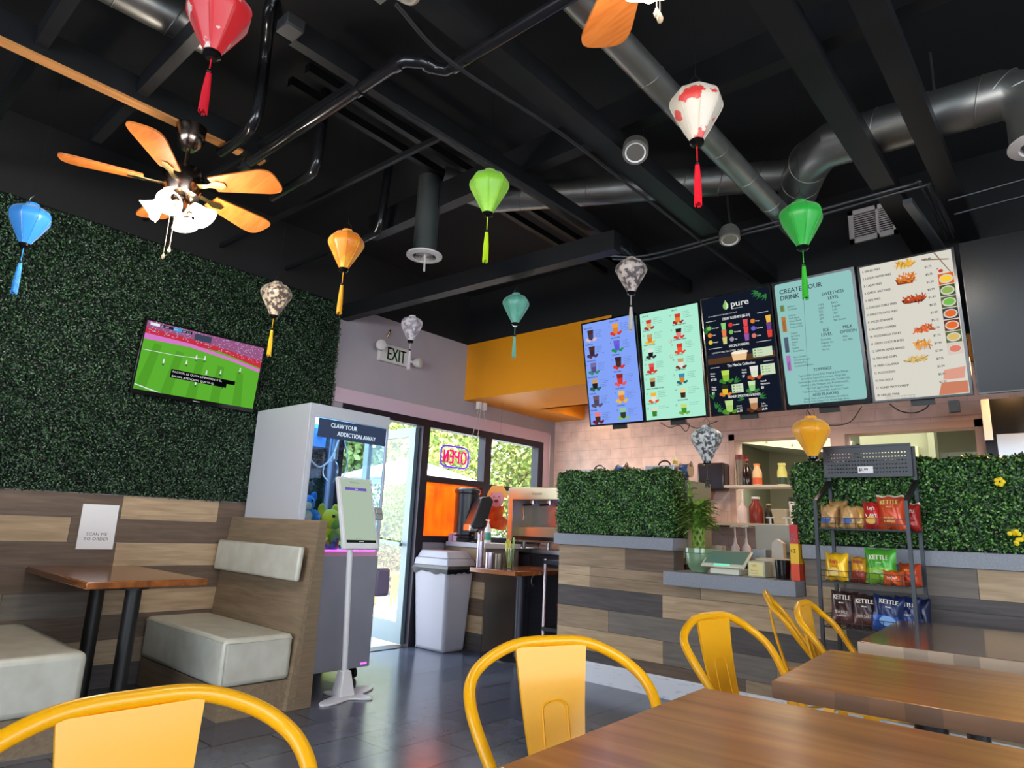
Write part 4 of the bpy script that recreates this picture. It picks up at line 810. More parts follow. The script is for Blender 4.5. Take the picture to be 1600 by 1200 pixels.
for k, a in enumerate(('Tapioca Boba, Crystal Boba, Popping Boba (Mango,', 'Strawberry, Passionfruit, Lychee), Mango Jelly,', 'Rainbow Jelly, Coffee Jelly, Grass Jelly, Coconut Jelly,', 'Strawberry Jelly, Pineapple Jelly, Passionfruit Jelly,', 'Aloe Vera, Egg Pudding, Sea Creamer,', 'Fresh Fruit Bits, Lychee Bits, Vanilla Ice Cream')): text(mb, a, 0, .208 - .021 * k, .018, .003, 'C', .80)
text(mb, 'ADD FLAVORS', 0, .077, .026, .003, 'C', .9, 0, .0004)
for k, a in enumerate(('Mango, Peach, Lychee, Honeydew, Strawberry,', 'Passion Fruit, Dragon Fruit, Brown Sugar, Rose,', 'Caramel, Coffee, Honey')): text(mb, a, 0, .058 - .018 * k + .0, .017, .003, 'C', .82)
mb.build('display', None, sc4)
sc5 = screen('cream digital menu screen listing fries and fried snacks with prices, rightmost lit one', -.69, 10)
mb = MB(); mb.use(E_('cream', (226, 222, 210), .57)); quad(mb, -.236, .014, .236, .832, .001)
I5 = E_('ink5', (60, 60, 64), .8)
it = ['SPICED FRIES', 'LEMON PEPPER FRIES', 'CAJUN FRIES', 'GARLIC SALT FRIES', 'BBQ FRIES', 'GOLDEN CURLY FRIES', 'SWEET POTATO FRIES', 'SPICED EDAMAME', 'JALAPENO POPPERS', 'MOZZARELLA STICKS', 'CRISPY CHICKEN BITES', 'LEMON PEPPER WINGS', 'FISH AND CHIPS', 'FRIED CALAMARI', 'POTSTICKERS', 'EGG ROLLS', 'HONEY MAYO SHRIMP', 'GRILLED PORK']
pr = ['$5.49', '$5.75', '$5.75', '$5.50', '$5.99', '$5.49', '$6.25', '$5.99', '$5.75', '$5.75', '$7.75', '$7.99', '$7.99', '$7.75', '$5.99', '$5.99', '$7.99', '']
for k in range(18):
    v = .80 - .0445 * k; mb.use(I5); text(mb, '%d. %s' % (k + 1, it[k]), -.225, v - .005, .0185, .003, 'L', .8, 0, .0004); text(mb, pr[k], .135, v - .004 + .0, .0175, .003, 'R', .9, 0, .0003)
for v in (.028, .016): text(mb, 'served with rice and vegetables of the day', -.18, v, .009, .003)
fr_ = random.Random(8)
def fries(u, v, w_, h_, c, tray=None, n=34):
    if tray: mb.use(E_('t%s' % (tray,), tray)); poly(mb, [(u - w_ * .9, v - h_ * .9), (u + w_ * .6, v - h_ * 1.0), (u + w_, v - h_ * .1), (u - w_ * 1.1, v - h_ * .0)], .003)
    for k in range(n):
        a = fr_.uniform(0, 3.14); x = u + fr_.uniform(-w_, w_) * .85; z = v + fr_.uniform(-h_, h_) * .6; l = .018; q = fr_.uniform(.8, 1.1); cc = tuple(min(255, int(ch * (.8 if k % 3 == 0 else 1))) for ch in c)
        mb.use(E_('fr%s' % (cc,), cc)); ca, sa = math.cos(a), math.sin(a); poly(mb, [(x - l * ca + .003 * sa, z - l * sa - .003 * ca), (x + l * ca + .003 * sa, z + l * sa - .003 * ca), (x + l * ca - .003 * sa, z + l * sa + .003 * ca), (x - l * ca - .003 * sa, z - l * sa + .003 * ca)], .0032 + k * 1e-5)
fries(.0, .80, .055, .022, (240, 180, 60)); fries(.0, .715, .05, .035, (230, 130, 50), (140, 66, 40)); fries(.03, .585, .06, .022, (200, 80, 40), (40, 40, 50)); fries(.055, .405, .05, .022, (226, 110, 60), (230, 215, 200)); fries(.045, .315, .04, .028, (236, 160, 70), (190, 200, 215)); fries(.0, .235, .06, .014, (226, 190, 120), (120, 126, 70))
for k, (c, c2) in enumerate([((226, 100, 40), (250, 210, 60)), ((70, 90, 50), (150, 180, 90)), ((90, 100, 60), (120, 190, 80)), ((60, 60, 70), (230, 110, 50)), ((110, 60, 40), (236, 110, 50)), ((90, 110, 60), (220, 190, 110)), ((220, 200, 190), (226, 130, 110))]):
    v = .64 - .067 * k; mb.use(E_('ph%s' % (c,), c)); quad(mb, .158, v, .232, v + .062, .003); mb.use(E_('pw', (214, 210, 200))); disc(mb, .195, v + .030, .034, .026, .0034); mb.use(E_('pp%s' % (c2,), c2)); disc(mb, .195, v + .031, .027, .019, .0038)
mb.use(E_('shr', (224, 160, 140))); poly(mb, [(.12, .10), (.22, .10), (.232, .165), (.13, .155)], .003); mb.use(E_('shr2', (206, 130, 100))); poly(mb, [(.09, .015), (.232, .02), (.232, .085), (.11, .085)], .003)
mb.use(E_('fork', (150, 120, 100))); poly(mb, [(.15, .83), (.158, .83), (.225, .70), (.22, .70)], .003); poly(mb, [(.09, .80), (.22, .775), (.22, .782), (.09, .808)], .003); mb.use(E_('spice', (190, 70, 50))); disc(mb, .175, .72, .012, .010, .003, 9); disc(mb, .16, .735, .004, .004, .003, 6)
mb.build('display', None, sc5)
t = screen('large black switched-off screen at the right end of the menu row', -.13, 9, .58, .86)
mb = MB(); mb.box(-.285, -.002, .01, .285, 0, .85); mb.build('display', mat('screen_off', (12, 12, 14), .2), t)
_m['screen_off'].node_tree.nodes['Principled BSDF'].inputs['Specular IOR Level'].default_value = .22
# cables drooping from screens
for i, (P, lb) in enumerate((([(-1.33, 4.36, 1.915), (-1.30, 4.40, 1.86), (-1.22, 4.42, 1.82), (-1.10, 4.42, 1.83), (-1.02, 4.40, 1.92)], 'black cable sagging below the pale teal menu screen'), ([(-.90, 4.37, 1.91), (-.84, 4.4, 1.86), (-.75, 4.41, 1.85), (-.66, 4.40, 1.88), (-.62, 4.38, 1.93)], 'black cable sagging below the cream menu screen'), ([(-2.4, 4.38, 1.92), (-2.33, 4.4, 1.88), (-2.25, 4.4, 1.89), (-2.2, 4.4, 1.84), (-2.17, 4.4, 1.89), (-2.22, 4.4, 1.91), (-2.12, 4.4, 1.86), (-2.05, 4.4, 1.87), (-1.95, 4.4, 1.90)], 'tangled thin cable below the mint green menu screen'))):
    if i != 1: one('cable', MB().tube(cr_spline(P, 6), .003, 6), BLK, lb, 'cable')
one('cable', MB().tube(cr_spline([(-.86, 4.36, 1.915), (-.81, 4.38, 1.87), (-.74, 4.39, 1.855), (-.68, 4.38, 1.875), (-.64, 4.37, 1.92)], 6), .004, 6), BLK, 'black cable sagging below the cream menu screen', 'cable')
one('adapter', MB().box(-.565, 4.36, 1.84, -.515, 4.40, 1.905), BLK, 'black power adapter hanging under the right corner of the cream screen', 'adapter')
# ------------------------------------------------------------------ lanterns
def silk(name, c1, c2=None, sc=14, em=.0, lo=.45, hi=.55):
    k = dict(sheen=.3)
    if c2: k['noise'] = (c2, sc, (1, 1, 1)); k['lo'] = lo; k['hi'] = hi
    M = mat(name, c1, .38, **k); M.node_tree.nodes['Principled BSDF'].inputs['Transmission Weight'].default_value = 0
    b = M.node_tree.nodes['Principled BSDF']; b.inputs['Subsurface Weight'].default_value = 0.0
    return M
def lantern(label, loc, M, D=.205, ztop=3.0, tas=None, tl=.17, cord=.075, top=None, hh=1.17, tz=True):
    """loc = centre of the silk body"""
    h = D * hh; r = D / 2; z0 = loc[2] - h / 2
    t = thing('silk_lantern', label, 'lantern', (loc[0], loc[1], z0), (0, 0, R(random.Random(label).uniform(0, 60))), 'silk lanterns hanging from the beams')
    prof = [(r * .24, 0), (r * .27, h * .04), (r * .50, h * .21), (r * .76, h * .42), (r * .91, h * .54), (r * .98, h * .61), (r, h * .665), (r * .975, h * .73), (r * .89, h * .80), (r * .75, h * .86), (r * .54, h * .905), (r * .34, h * .93), (r * .31, h * .94), (r * .30, h)]
    ztop = 3.515
    n = 8; vs = []; fs = []
    # ribbed body: flat panels that bow inward a little between ribs
    sub = 4
    for rr, zz in prof:
        for j in range(n * sub):
            k = j % sub; a = 2 * math.pi * j / (n * sub); ph = k / sub; a_ = math.pi / n; loc_a = (ph - .5) * 2 * a_
            f_ = math.cos(a_) / math.cos(loc_a); vs.append((rr * (f_ * .75 + .25) * math.cos(a), rr * (f_ * .75 + .25) * math.sin(a), zz))
    N = n * sub
    for i in range(len(prof) - 1):
        for j in range(N): fs.append((i * N + j, i * N + (j + 1) % N, (i + 1) * N + (j + 1) % N, (i + 1) * N + j))
    mb = MB(); mb.add(vs, fs); mb.build('silk_shade', M, t)
    mb = MB()
    for j in range(n):
        a = 2 * math.pi * j / n; mb.tube([((rr + .0006) * math.cos(a), (rr + .0006) * math.sin(a), zz) for rr, zz in prof], .0013, 5)
    mb.build('ribs', M, t)
    mb = MB(); mb.lathe([(r * .16, -.022), (r * .27, -.012), (r * .27, .002)], n=14); mb.build('bottom_cap', BLKG, t)
    mb = MB(); mb.tube([(r * .2, 0, h), (r * .2, 0, h + .03), (0, 0, h + .05), (0, 0, h + .08)], .0014, 5); mb.tube([(0, 0, h + .08), (0, 0, ztop - z0)], .0006, 4); mb.tube([(-r * .2, 0, h), (-r * .2, 0, h + .03), (0, 0, h + .05)], .0014, 5); mb.build('hanging_wire', DSTEEL, t)
    if tas:
        tm = mat('tassel_%d_%d_%d' % tas, tas, .6); mb = MB(); mb.tube([(0, 0, -.02), (0, 0, -.02 - cord)], .0022, 6); mb.build('cord', tm, t)
        mb = MB(); mb.ball((0, 0, -.02 - cord), .010, 10, 6, (1, 1, .8)); mb.build('bead', BLKG, t)
        zt_ = -.027 - cord; mb = MB(); rg = random.Random(5)
        mb.lathe([(.006, zt_), (.010, zt_ - .02), (.0125, zt_ - tl * .6), (.012, zt_ - tl)], n=12)
        for k in range(22):
            a = 2 * math.pi * k / 22; mb.tube([(.007 * math.cos(a), .007 * math.sin(a), zt_), (.012 * math.cos(a), .012 * math.sin(a), zt_ - tl * .5), (.0135 * math.cos(a), .0135 * math.sin(a), zt_ - tl - rg.uniform(0, .012))], .0015, 4)
        mb.build('tassel', tm, t)
    return t
def at(P, k): return tuple(c + (p - c) * k for p, c in zip(P, (0, 0, H)))
k = .82
lantern('red silk lantern with white brocade patches and red tassel at the top edge', at((-2.40, .845, 3.0), .86), silk('silk_red', (205, 16, 30), (226, 200, 190), 15, lo=.60, hi=.62), D=.215, ztop=3.05, tas=(205, 14, 40), tl=.14, cord=.05)
lantern('sky blue silk lantern before the hedge wall at the left edge', at((-4.702, .78, 2.78), k), silk('silk_blue', (40, 130, 205)), D=.185, ztop=3.1, tas=(40, 140, 215), tl=.15)
lantern('orange silk lantern with orange tassel near the end of the hedge wall', at((-3.801, 2.423, 2.974), k), silk('silk_orange', (240, 130, 10), (250, 170, 40), 8), ztop=3.1, tas=(240, 165, 30), tl=.16)
lantern('brown and cream patterned lantern with yellow tassel beside the wall television', at((-5.036, 2.586, 2.909), .80), silk('silk_brown', (90, 72, 66), (215, 196, 168), 34), ztop=3.05, tas=(240, 190, 20), tl=.17)
lantern('lime green silk lantern with lime tassel in the middle of the ceiling', at((-2.653, 2.675, 3.153), k), silk('silk_lime', (140, 205, 50), (160, 220, 60), 6), ztop=3.1, tas=(190, 225, 20), tl=.15, cord=.08)
lantern('teal green silk lantern hanging before the orange soffit', at((-3.695, 4.146, 3.01), k), silk('silk_teal', (88, 160, 138), (110, 180, 158), 8), D=.195, ztop=2.9, tas=(110, 180, 160), tl=.15)
lantern('pale lilac white lantern hanging in front of the EXIT sign', at((-4.682, 3.783, 2.901), .88), silk('silk_white', (150, 140, 150), (214, 206, 210), 26), D=.185, ztop=2.95, tas=(206, 196, 206), tl=.15, cord=.06)
lantern('large white lantern with red patches and red tassel, right of centre', at((-1.222, 2.602, 3.055), k), silk('silk_redwhite', (206, 196, 180), (206, 50, 44), 13, lo=.56, hi=.58), ztop=3.1, tas=(230, 10, 40), tl=.16)
lantern('silver brown patterned lantern with white tassel above the leftmost menu screens', at((-2.527, 4.171, 3.062), .84), silk('silk_silverbrown', (84, 72, 74), (206, 188, 178), 26), ztop=3.0, tas=(214, 206, 196), tl=.15)
lantern('bright green silk lantern with green tassel above the CREATE YOUR DRINK screen', at((-1.141, 3.824, 2.95), k), silk('silk_green', (30, 170, 50)), ztop=3.0, tas=(60, 190, 50), tl=.16)
lantern('golden yellow silk lantern without tassel hanging low over the snack rack', at((-1.489, 4.943, 1.833), k), silk('silk_gold', (236, 160, 10), (240, 175, 30), 6), D=.215, ztop=2.95, hh=1.12)
lantern('silver and black patterned lantern hanging low over the potted bamboo', at((-2.327, 5.018, 1.835), k), silk('silk_silver', (70, 72, 74), (200, 202, 200), 40), ztop=2.95, tas=(60, 54, 50), tl=.035, cord=.10)
# ------------------------------------------------------------------ ceiling fans
def fan(label, c, a0, en=30):
    t = thing('ceiling_fan', label, 'ceiling fan', (c[0], c[1], 2.50), (0, 0, 0), 'ceiling fans with light kits')
    BR = mat('fan_bronze', (150, 132, 120), .2, 1.0); z = .22
    mb = MB(); mb.lathe([(.03, .40), (.055, .42), (.07, .46), (.072, .53)], n=24); mb.tube([(0, 0, .30), (0, 0, .42)], .012, 12); mb.build('canopy_and_rod', BR, t)
    mb = MB(); mb.lathe([(.04, .13), (.085, .15), (.095, .19), (.10, .24), (.085, .285), (.04, .31)], n=28); mb.build('motor', BR, t)
    BM = wood('fan_blade_wood', (196, 106, 40), (224, 134, 62), 0, .35)
    for k in range(5):
        a = a0 + R(72) * k; Mx = Matrix.Rotation(a, 4, 'Z') @ Matrix.Rotation(R(-12), 4, 'X')
        pts = [(.17, -.050), (.30, -.066), (.44, -.082)] + [(.44 + .082 * abs(math.sin(q)) ** .6, -.082 * math.cos(q) / max(abs(math.cos(q)), 1e-6) * abs(math.cos(q)) ** .6) for q in [math.pi * i_ / 18 for i_ in range(1, 18)]] + [(.44, .082), (.30, .066), (.17, .050)]
        mb = MB(); mb.prism(pts, -.004, .004, 'XY'); mb.v = [tuple(Mx @ Vector(v) + Vector((0, 0, z - .02))) for v in mb.v]; mb.build('blade', BM, t)
        mb = MB(); mb.prism([(.08, -.018), (.15, -.012), (.20, -.03), (.24, -.012), (.24, .012), (.20, .03), (.15, .012), (.08, .018)], -.010, -.005, 'XY'); mb.v = [tuple(Mx @ Vector(v) + Vector((0, 0, z - .02))) for v in mb.v]; mb.build('blade_arm', mat('fan_gold', (200, 176, 120), .25, 1.0), t)
    mb = MB(); mb.lathe([(.02, .03), (.05, .04), (.06, .08), (.045, .13)], n=22); mb.build('light_hub', BR, t)
    SH = emis('lit_shade', (255, 240, 214), 5.0)
    for k in range(4):
        a = a0 + R(90) * k + R(-15); d = Vector((math.cos(a), math.sin(a), 0)); Mx = Matrix.Rotation(a, 4, 'Z') @ Matrix.Rotation(R(130), 4, 'Y')
        mb = MB(); mb.lathe([(.022, 0), (.030, .02), (.036, .045), (.050, .075), (.062, .095)], n=20, M=Mx, caps=False); mb.lathe([(.022, 0), (.028, .02), (.034, .045), (.048, .075), (.060, .094)], n=20, M=Mx, caps=False)
        mb.v = [tuple(Vector(v) + d * .065 + Vector((0, 0, .10))) for v in mb.v]; sh = mb.build('lamp_shade', SH, t)
        mb = MB(); mb.ball(tuple(Mx @ Vector((0, 0, .05)) + d * .065 + Vector((0, 0, .055))), .024, 12, 8); mb.build('bulb', emis('bulb', (255, 240, 210), 30), sh)
        mb = MB(); mb.tube([(d.x * .03, d.y * .03, .06), (d.x * .07, d.y * .07, .055)], .014, 10); mb.build('lamp_arm', BR, t)
    for x, y, l in ((.025, -.02, .17), (.05, -.05, .22)):
        mb = MB(); mb.tube([(x, y, .05), (x, y, -l + .02)], .0014, 5); mb.lathe([(.002, -l + .025), (.008, -l + .01), (.006, -l), (.001, -l - .004)], (x, y, 0), 10); mb.build('pull_chain', mat('chain_cream', (220, 190, 150), .4), t)
    l = bpy.data.lights.new('fan_lamp', 'POINT'); l.energy = en; l.color = (1, .90, .78); l.shadow_soft_size = .09
    o = bpy.data.objects.new('fan_lamp', l); COL.objects.link(o); o.location = (c[0], c[1], 2.44)
    return t
fan('five-blade ceiling fan with lit glass shades near the hedge wall at upper left', (-3.271, 1.113), R(-112.1))
fan('ceiling fan at the top edge with only a blade tip and pull chain showing', (-.70, 1.25), R(138), 11)
# ------------------------------------------------------------------ beams, pipes, ducts
def beam(label, p, q, w, h):
    return one('ceiling_beam', MB().bar(p, q, w, h), mat('beam_black', (17, 18, 20), .5, noise=((25, 26, 29), 4, (1, 1, 1))), label, 'beam', 'black painted ceiling beams')
beam('black beam running toward the screens, passing left of the recessed can lights', (-1.64, -3.9, 3.01), (-1.64, 4.66, 3.01), .12, .10)
beam('black beam second from the right, crossing under the large silver duct', (-.69, -3.9, 2.985), (-.66, 4.66, 2.985), .11, .07)
beam('rightmost black beam crossing under the large silver duct', (-.42, -3.9, 2.985), (-.40, 4.66, 2.985), .10, .07)
beam('wide black crossbeam behind the lime green lantern', (-3.75, 2.60, 3.19), (3.5, 2.55, 3.19), .08, .17)
beam('long low black header beam between EXIT sign wall and the silver brown lantern', (-4.84, 3.14, 2.90), (-2.1, 3.30, 2.90), .09, .13)
beam('narrow black beam left of the lime green lantern', (-2.28, 1.1, 3.06), (-2.28, 4.66, 3.06), .05, .10)
for i, (x0, y0, x1, y1, lb) in enumerate(((-2.66, 1.45, -2.72, 4.6, 'thin black joist left of the lime lantern, first of three'), (-2.80, 1.45, -2.88, 4.6, 'thin black joist left of the lime lantern, second of three'), (-2.97, 1.45, -3.05, 4.6, 'thin black joist left of the lime lantern, third of three'))):
    beam(lb, (x0, y0, 3.36), (x1, y1, 3.36), .04, .05)
beam('black joist crossing above the red lantern at the upper left', (-3.95, .87, 3.14), (3.5, .90, 3.14), .05, .10)
beam('black joist at the far upper left corner of the view', (-4.84, .45, 3.14), (3.5, .47, 3.14), .05, .10)
beam('black beam under the roof at upper left carrying the fan', (-3.33, -3.9, 3.12), (-3.33, 1.55, 3.12), .07, .12)
for i, (y, lb) in enumerate(((1.5, 'thin black conduit rail above the ceiling fan'), (2.05, 'thin black conduit rail right of the ceiling fan'), (2.60, 'thin black rail meeting the hedge wall behind the orange lantern'))):
    beam(lb, (-4.84, y - .06, 3.12), (-2.3, y, 3.12), .022, .03)
one('wood_strip', MB().box(-3.36, -3.0, 3.045, -3.30, 1.40, 3.058), wood('bare_pine', (196, 130, 70), (214, 150, 90), 1, .6), 'bare orange pine strip under the black beam at upper left', 'wood strip')
one('wood_strip', MB().box(-3.36, 1.47, 3.045, -3.30, 1.53, 3.058), wood('bare_pine', (196, 130, 70), (214, 150, 90), 1, .6), 'short bare pine piece beyond the end of the long strip', 'wood strip')
PB = mat('pipe_black', (30, 30, 33), .22, .3, coat=.4)
t = thing('drain_pipe', 'thick glossy black drain pipe with a double elbow crossing the ceiling', 'pipe', (-2.2, 1.41, 2.95))
A = [(-3.30, 1.405, 2.95), (-1.98, 1.41, 2.95), (-1.93, 1.42, 2.95), (-1.88, 1.47, 2.95), (-1.87, 1.52, 2.95), (-1.84, 1.56, 2.95), (-1.79, 1.565, 2.95), (2.5, 1.60, 2.95)]
mb = MB(); mb.tube(A, .026, 16); mb.build('pipe', PB, t, world=True)
for p, q in (((-1.99, 1.41, 2.95), (-1.955, 1.413, 2.95)), ((-1.878, 1.475, 2.95), (-1.872, 1.51, 2.95)), ((-1.80, 1.565, 2.95), (-1.77, 1.566, 2.95)), ((-2.25, 1.41, 2.95), (-2.22, 1.41, 2.95)), ((-3.25, 1.405, 2.95), (-3.21, 1.405, 2.95))):
    mb = MB(); mb.tube([p, q], .032, 16); mb.build('coupling', PB, t, world=True)
_m['beam_black'].node_tree.nodes['Principled BSDF'].inputs['Specular IOR Level'].default_value = .3
def pipe(label, P, r_=.03): return one('drain_pipe', MB().tube(cr_spline(P, 5), r_, 12), PB, label, 'pipe')
pipe('black pipe dropping from the roof and elbowing beside the red tassel', [(-2.70, 1.18, 3.525), (-2.74, 1.19, 3.46), (-2.86, 1.25, 3.42), (-2.92, 1.28, 3.34), (-2.96, 1.30, 3.12), (-3.0, 1.30, 3.04), (-3.10, 1.31, 3.02), (-3.36, 1.31, 3.02)])
pipe('black pipe dropping from the roof right of the ceiling fan', [(-3.09, 1.73, 3.525), (-3.11, 1.74, 3.16), (-3.14, 1.745, 3.06), (-3.22, 1.75, 3.03), (-3.62, 1.76, 3.03)])
pipe('black pipe dropping from the roof behind the orange lantern', [(-3.40, 2.44, 3.525), (-3.45, 2.45, 3.16), (-3.49, 2.46, 3.06), (-3.58, 2.46, 3.03), (-4.05, 2.46, 3.02)], .028)
def duct(label, P, r_, step=.22, grp='silver spiral ducts'):
    t = thing('spiral_duct', label, 'duct', tuple(P[0]), (0, 0, 0), grp); iv = -Vector(P[0])
    Q = [Vector(p) + iv for p in P]; mb = MB(); mb.tube(Q, r_, 28)
    for a, b in zip(Q[:-1], Q[1:]):
        L_ = (b - a).length
        if L_ < .12: ks = [0]
        else: ks = [i * step / L_ for i in range(1, int(L_ / step) + 1)]
        for k_ in ks:
            c_ = a + (b - a) * k_; d = (b - a).normalized(); u_ = d.cross(Vector((0, 0, 1))).normalized(); w_ = u_.cross(d)
            if abs(d.z) > .95: u_, w_ = Vector((1, 0, 0)), Vector((0, 1, 0))
            mb.tube([c_ + d * (.03 * math.sin(2 * math.pi * i / 24)) + (u_ * math.cos(2 * math.pi * i / 24) + w_ * math.sin(2 * math.pi * i / 24)) * r_ for i in range(24)], .0035, 5, closed=True)
    mb.build('duct', GALV, t); return t
dL = duct('silver spiral duct passing behind the red lantern at the top left', [(-2.98, .2, 3.32), (-2.935, 1.0, 3.32)], .085)
dM = duct('silver spiral duct running behind the lime and calligraphy lanterns', [(-3.06, 2.62, 3.36), (-2.9, 2.98, 3.32), (-2.15, 3.38, 3.32), (-1.22, 3.86, 3.32)], .095)
dR = duct('largest silver duct with elbows at the upper right', [(-1.18, 3.92, 3.21), (-1.09, 3.72, 3.185), (-.98, 3.52, 3.165), (-.86, 3.42, 3.16), (-.12, 3.47, 3.16), (-.04, 3.47, 3.12), (.0, 3.46, 3.03), (.0, 3.45, 2.86)], .115)
dT = duct('narrow grey green duct running toward the bright green lantern', [(-1.235, -2.0, 3.02), (-1.24, 4.1, 3.02)], .06, .35)
def diffuser(label, c, r_, tube=None):
    t = thing('air_diffuser', label, 'air vent', c, (0, 0, 0), 'round ceiling air diffusers')
    mb = MB(); mb.lathe([(r_ * .72, .012), (r_, .01), (r_, .0), (r_ * .7, -.008), (r_ * .62, .012)], n=32, caps=False); mb.build('flange', mat('vent_cream', (214, 204, 200), .5), t)
    for q in (.52, .34, .16):
        mb = MB(); mb.lathe([(r_ * q, -.004), (r_ * q * .82, .02), (r_ * q * .78, .02), (r_ * q * .92, -.006)], n=28, caps=False); mb.build('ring', mat('vent_cream', (214, 204, 200), .5), t)
    mb = MB(); mb.lathe([(r_ * .66, .03), (r_ * .1, .035)], n=24); mb.build('throat', BLKD, t)
    if tube: mb = MB(); mb.tube([(0, 0, .02), (0, 0, tube)], r_ * .66, 28); mb.build('neck', mat('neck_dark', (110, 116, 114), .35, .8), t)
    return t
diffuser('round cream air diffuser with hanging strap left of the lime green lantern', (-3.06, 2.53, 2.77), .115, .55)
diffuser('round cream air diffuser at the right edge under the large duct', (.01, 3.45, 2.845), .135)
t = thing('wall_vent', 'rectangular cream return air grille near the ceiling at upper right', 'air vent', (-.93, 4.688, 3.12), (0, 0, 0))
mb = MB()
for x0, z0, x1, z1 in ((-.15, 0, .15, .03), (-.15, .21, .15, .24), (-.15, 0, -.12, .24), (.12, 0, .15, .24), (.02, 0, .035, .24)): mb.box(x0, -.02, z0, x1, 0, z1)
mb.build('frame', mat('vent_cream', (214, 204, 200), .5), t)
mb = MB()
for k in range(11): mb.box(-.12, -.012, .035 + .016 * k, .12, -.004, .041 + .016 * k)
mb.build('louvre', mat('vent_cream', (214, 204, 200), .5), t)
mb = MB(); mb.box(-.12, -.003, .03, .12, 0, .21); mb.build('backing', BLKD, t)
def can(label, c, tilt):
    t = thing('can_light', label, 'ceiling light', c, (R(tilt), R(tilt * .6), 0), 'small metal can lights')
    mb = MB(); mb.lathe([(.045, .0), (.062, .0), (.062, .06), (.05, .085), (.01, .09)], n=22); mb.build('housing', mat('can_alu', (170, 168, 160), .3, .8), t)
    mb = MB(); mb.lathe([(.05, -.003), (.02, .01), (.001, .012)], n=20, caps=False); mb.build('lens', mat('can_lens', (225, 226, 226), .3), t)
    mb = MB(); mb.tube(cr_spline([(0, .01, .085), (.01, .03, .14), (-.01, .05, .20), (-.02, .07, .36), (-.02, .07, .62)], 6), .007, 8); mb.build('conduit', mat('flex_conduit', (90, 90, 90), .4, .6), t)
    return t
can('metal can light on a flexible conduit left of the calligraphy lantern', (-1.475, 2.47, 2.88), -30)
can('metal can light below the calligraphy lantern, nearer the menu screens', (-1.50, 3.62, 2.87), -14)
one('flexible_conduit', MB().tube(cr_spline([(-1.75, 1.18, 3.0), (-1.66, 1.22, 2.93), (-1.58, 1.2, 2.92), (-1.50, 1.16, 2.99), (-1.45, 1.13, 3.10)], 6), .009, 8), mat('flex_cream', (150, 136, 120), .5), 'cream flexible conduit loop at the top edge of the view', 'conduit')
one('junction_box', MB().box(-1.82, 1.10, 3.0, -1.72, 1.20, 3.08), mat('jbox', (130, 130, 120), .5, .5), 'grey junction box at the top edge next to the conduit loop', 'junction box')
one('ceiling_speaker', MB().box(-2.27, 1.02, 3.0, -2.18, 1.10, 3.055), mat('speaker_grey', (34, 34, 37), .6), 'small dark grey box on the ceiling right of the red lantern', 'speaker', bev=.006)
one('ceiling_speaker', MB().box(-2.02, 1.0, 3.05, -1.91, 1.08, 3.11), mat('speaker_grey', (50, 50, 54), .6), 'dark grey box at the top edge of the view near the ceiling pipe', 'speaker', bev=.006)
for i, (P, lb) in enumerate((([(-2.3, 3.55, 2.92), (-2.1, 3.72, 2.93), (-1.6, 3.73, 2.94), (-1.05, 3.74, 2.935), (-.52, 3.72, 2.935), (-.47, 3.80, 2.935), (-.47, 4.5, 2.935)], 'bundle cable running across the beams above the menu screens, lower one'),
                             ([(-2.3, 3.50, 2.925), (-2.1, 3.66, 2.935), (-1.6, 3.69, 2.944), (-1.05, 3.69, 2.94), (-.56, 3.68, 2.94), (-.50, 3.74, 2.94), (-.505, 4.5, 2.94)], 'bundle cable running across the beams above the menu screens, upper one'),
                             ([(-1.72, 1.2, 2.945), (-1.74, 1.5, 2.90), (-1.725, 2.2, 2.945), (-1.72, 3.0, 2.945), (-1.72, 4.5, 2.945)], 'black cable running along the long beam beside the drain pipe'),
                             ([(-2.24, 1.62, 2.99), (-2.235, 2.6, 3.0), (-2.24, 3.62, 3.0), (-2.30, 3.70, 2.99)], 'thin grey conduit along the narrow beam behind the lime lantern'))):
    one('cable', MB().tube(cr_spline(P, 5), .009 if i < 2 else .008, 8), mat('cable_sheen', (50, 50, 54), .3, .3), lb, 'cable')
one('metal_rod', MB().tube([(.2, 3.95, 2.95), (-.42, 4.0, 2.95)], .008, 8), DSTEEL, 'thin metal rod below the right diffuser, upper one', 'rod')
one('metal_rod', MB().tube([(.2, 4.15, 2.95), (-.42, 4.2, 2.95)], .008, 8), DSTEEL, 'thin metal rod below the right diffuser, lower one', 'rod')
one('duct_strap', MB().tube([(-.37, 3.44, 3.275), (-.37, 3.44, 3.50)], .007, 6), STEEL, 'thin strap hanging the largest duct from the roof', 'strap')
one('metal_channel', MB().bar((-.58, 3.78, 2.90), (-.54, 4.66, 2.90), .045, .03), mat('channel_grey', (96, 100, 104), .4, .7), 'grey metal channel beside the return air grille', 'channel')
one('hanging_cord', MB().tube([(-3.02, 2.50, 2.76), (-3.02, 2.505, 2.65)], .006, 6), mat('cord_white', (200, 196, 190), .5), 'short white strap hanging from the left round diffuser', 'cord')
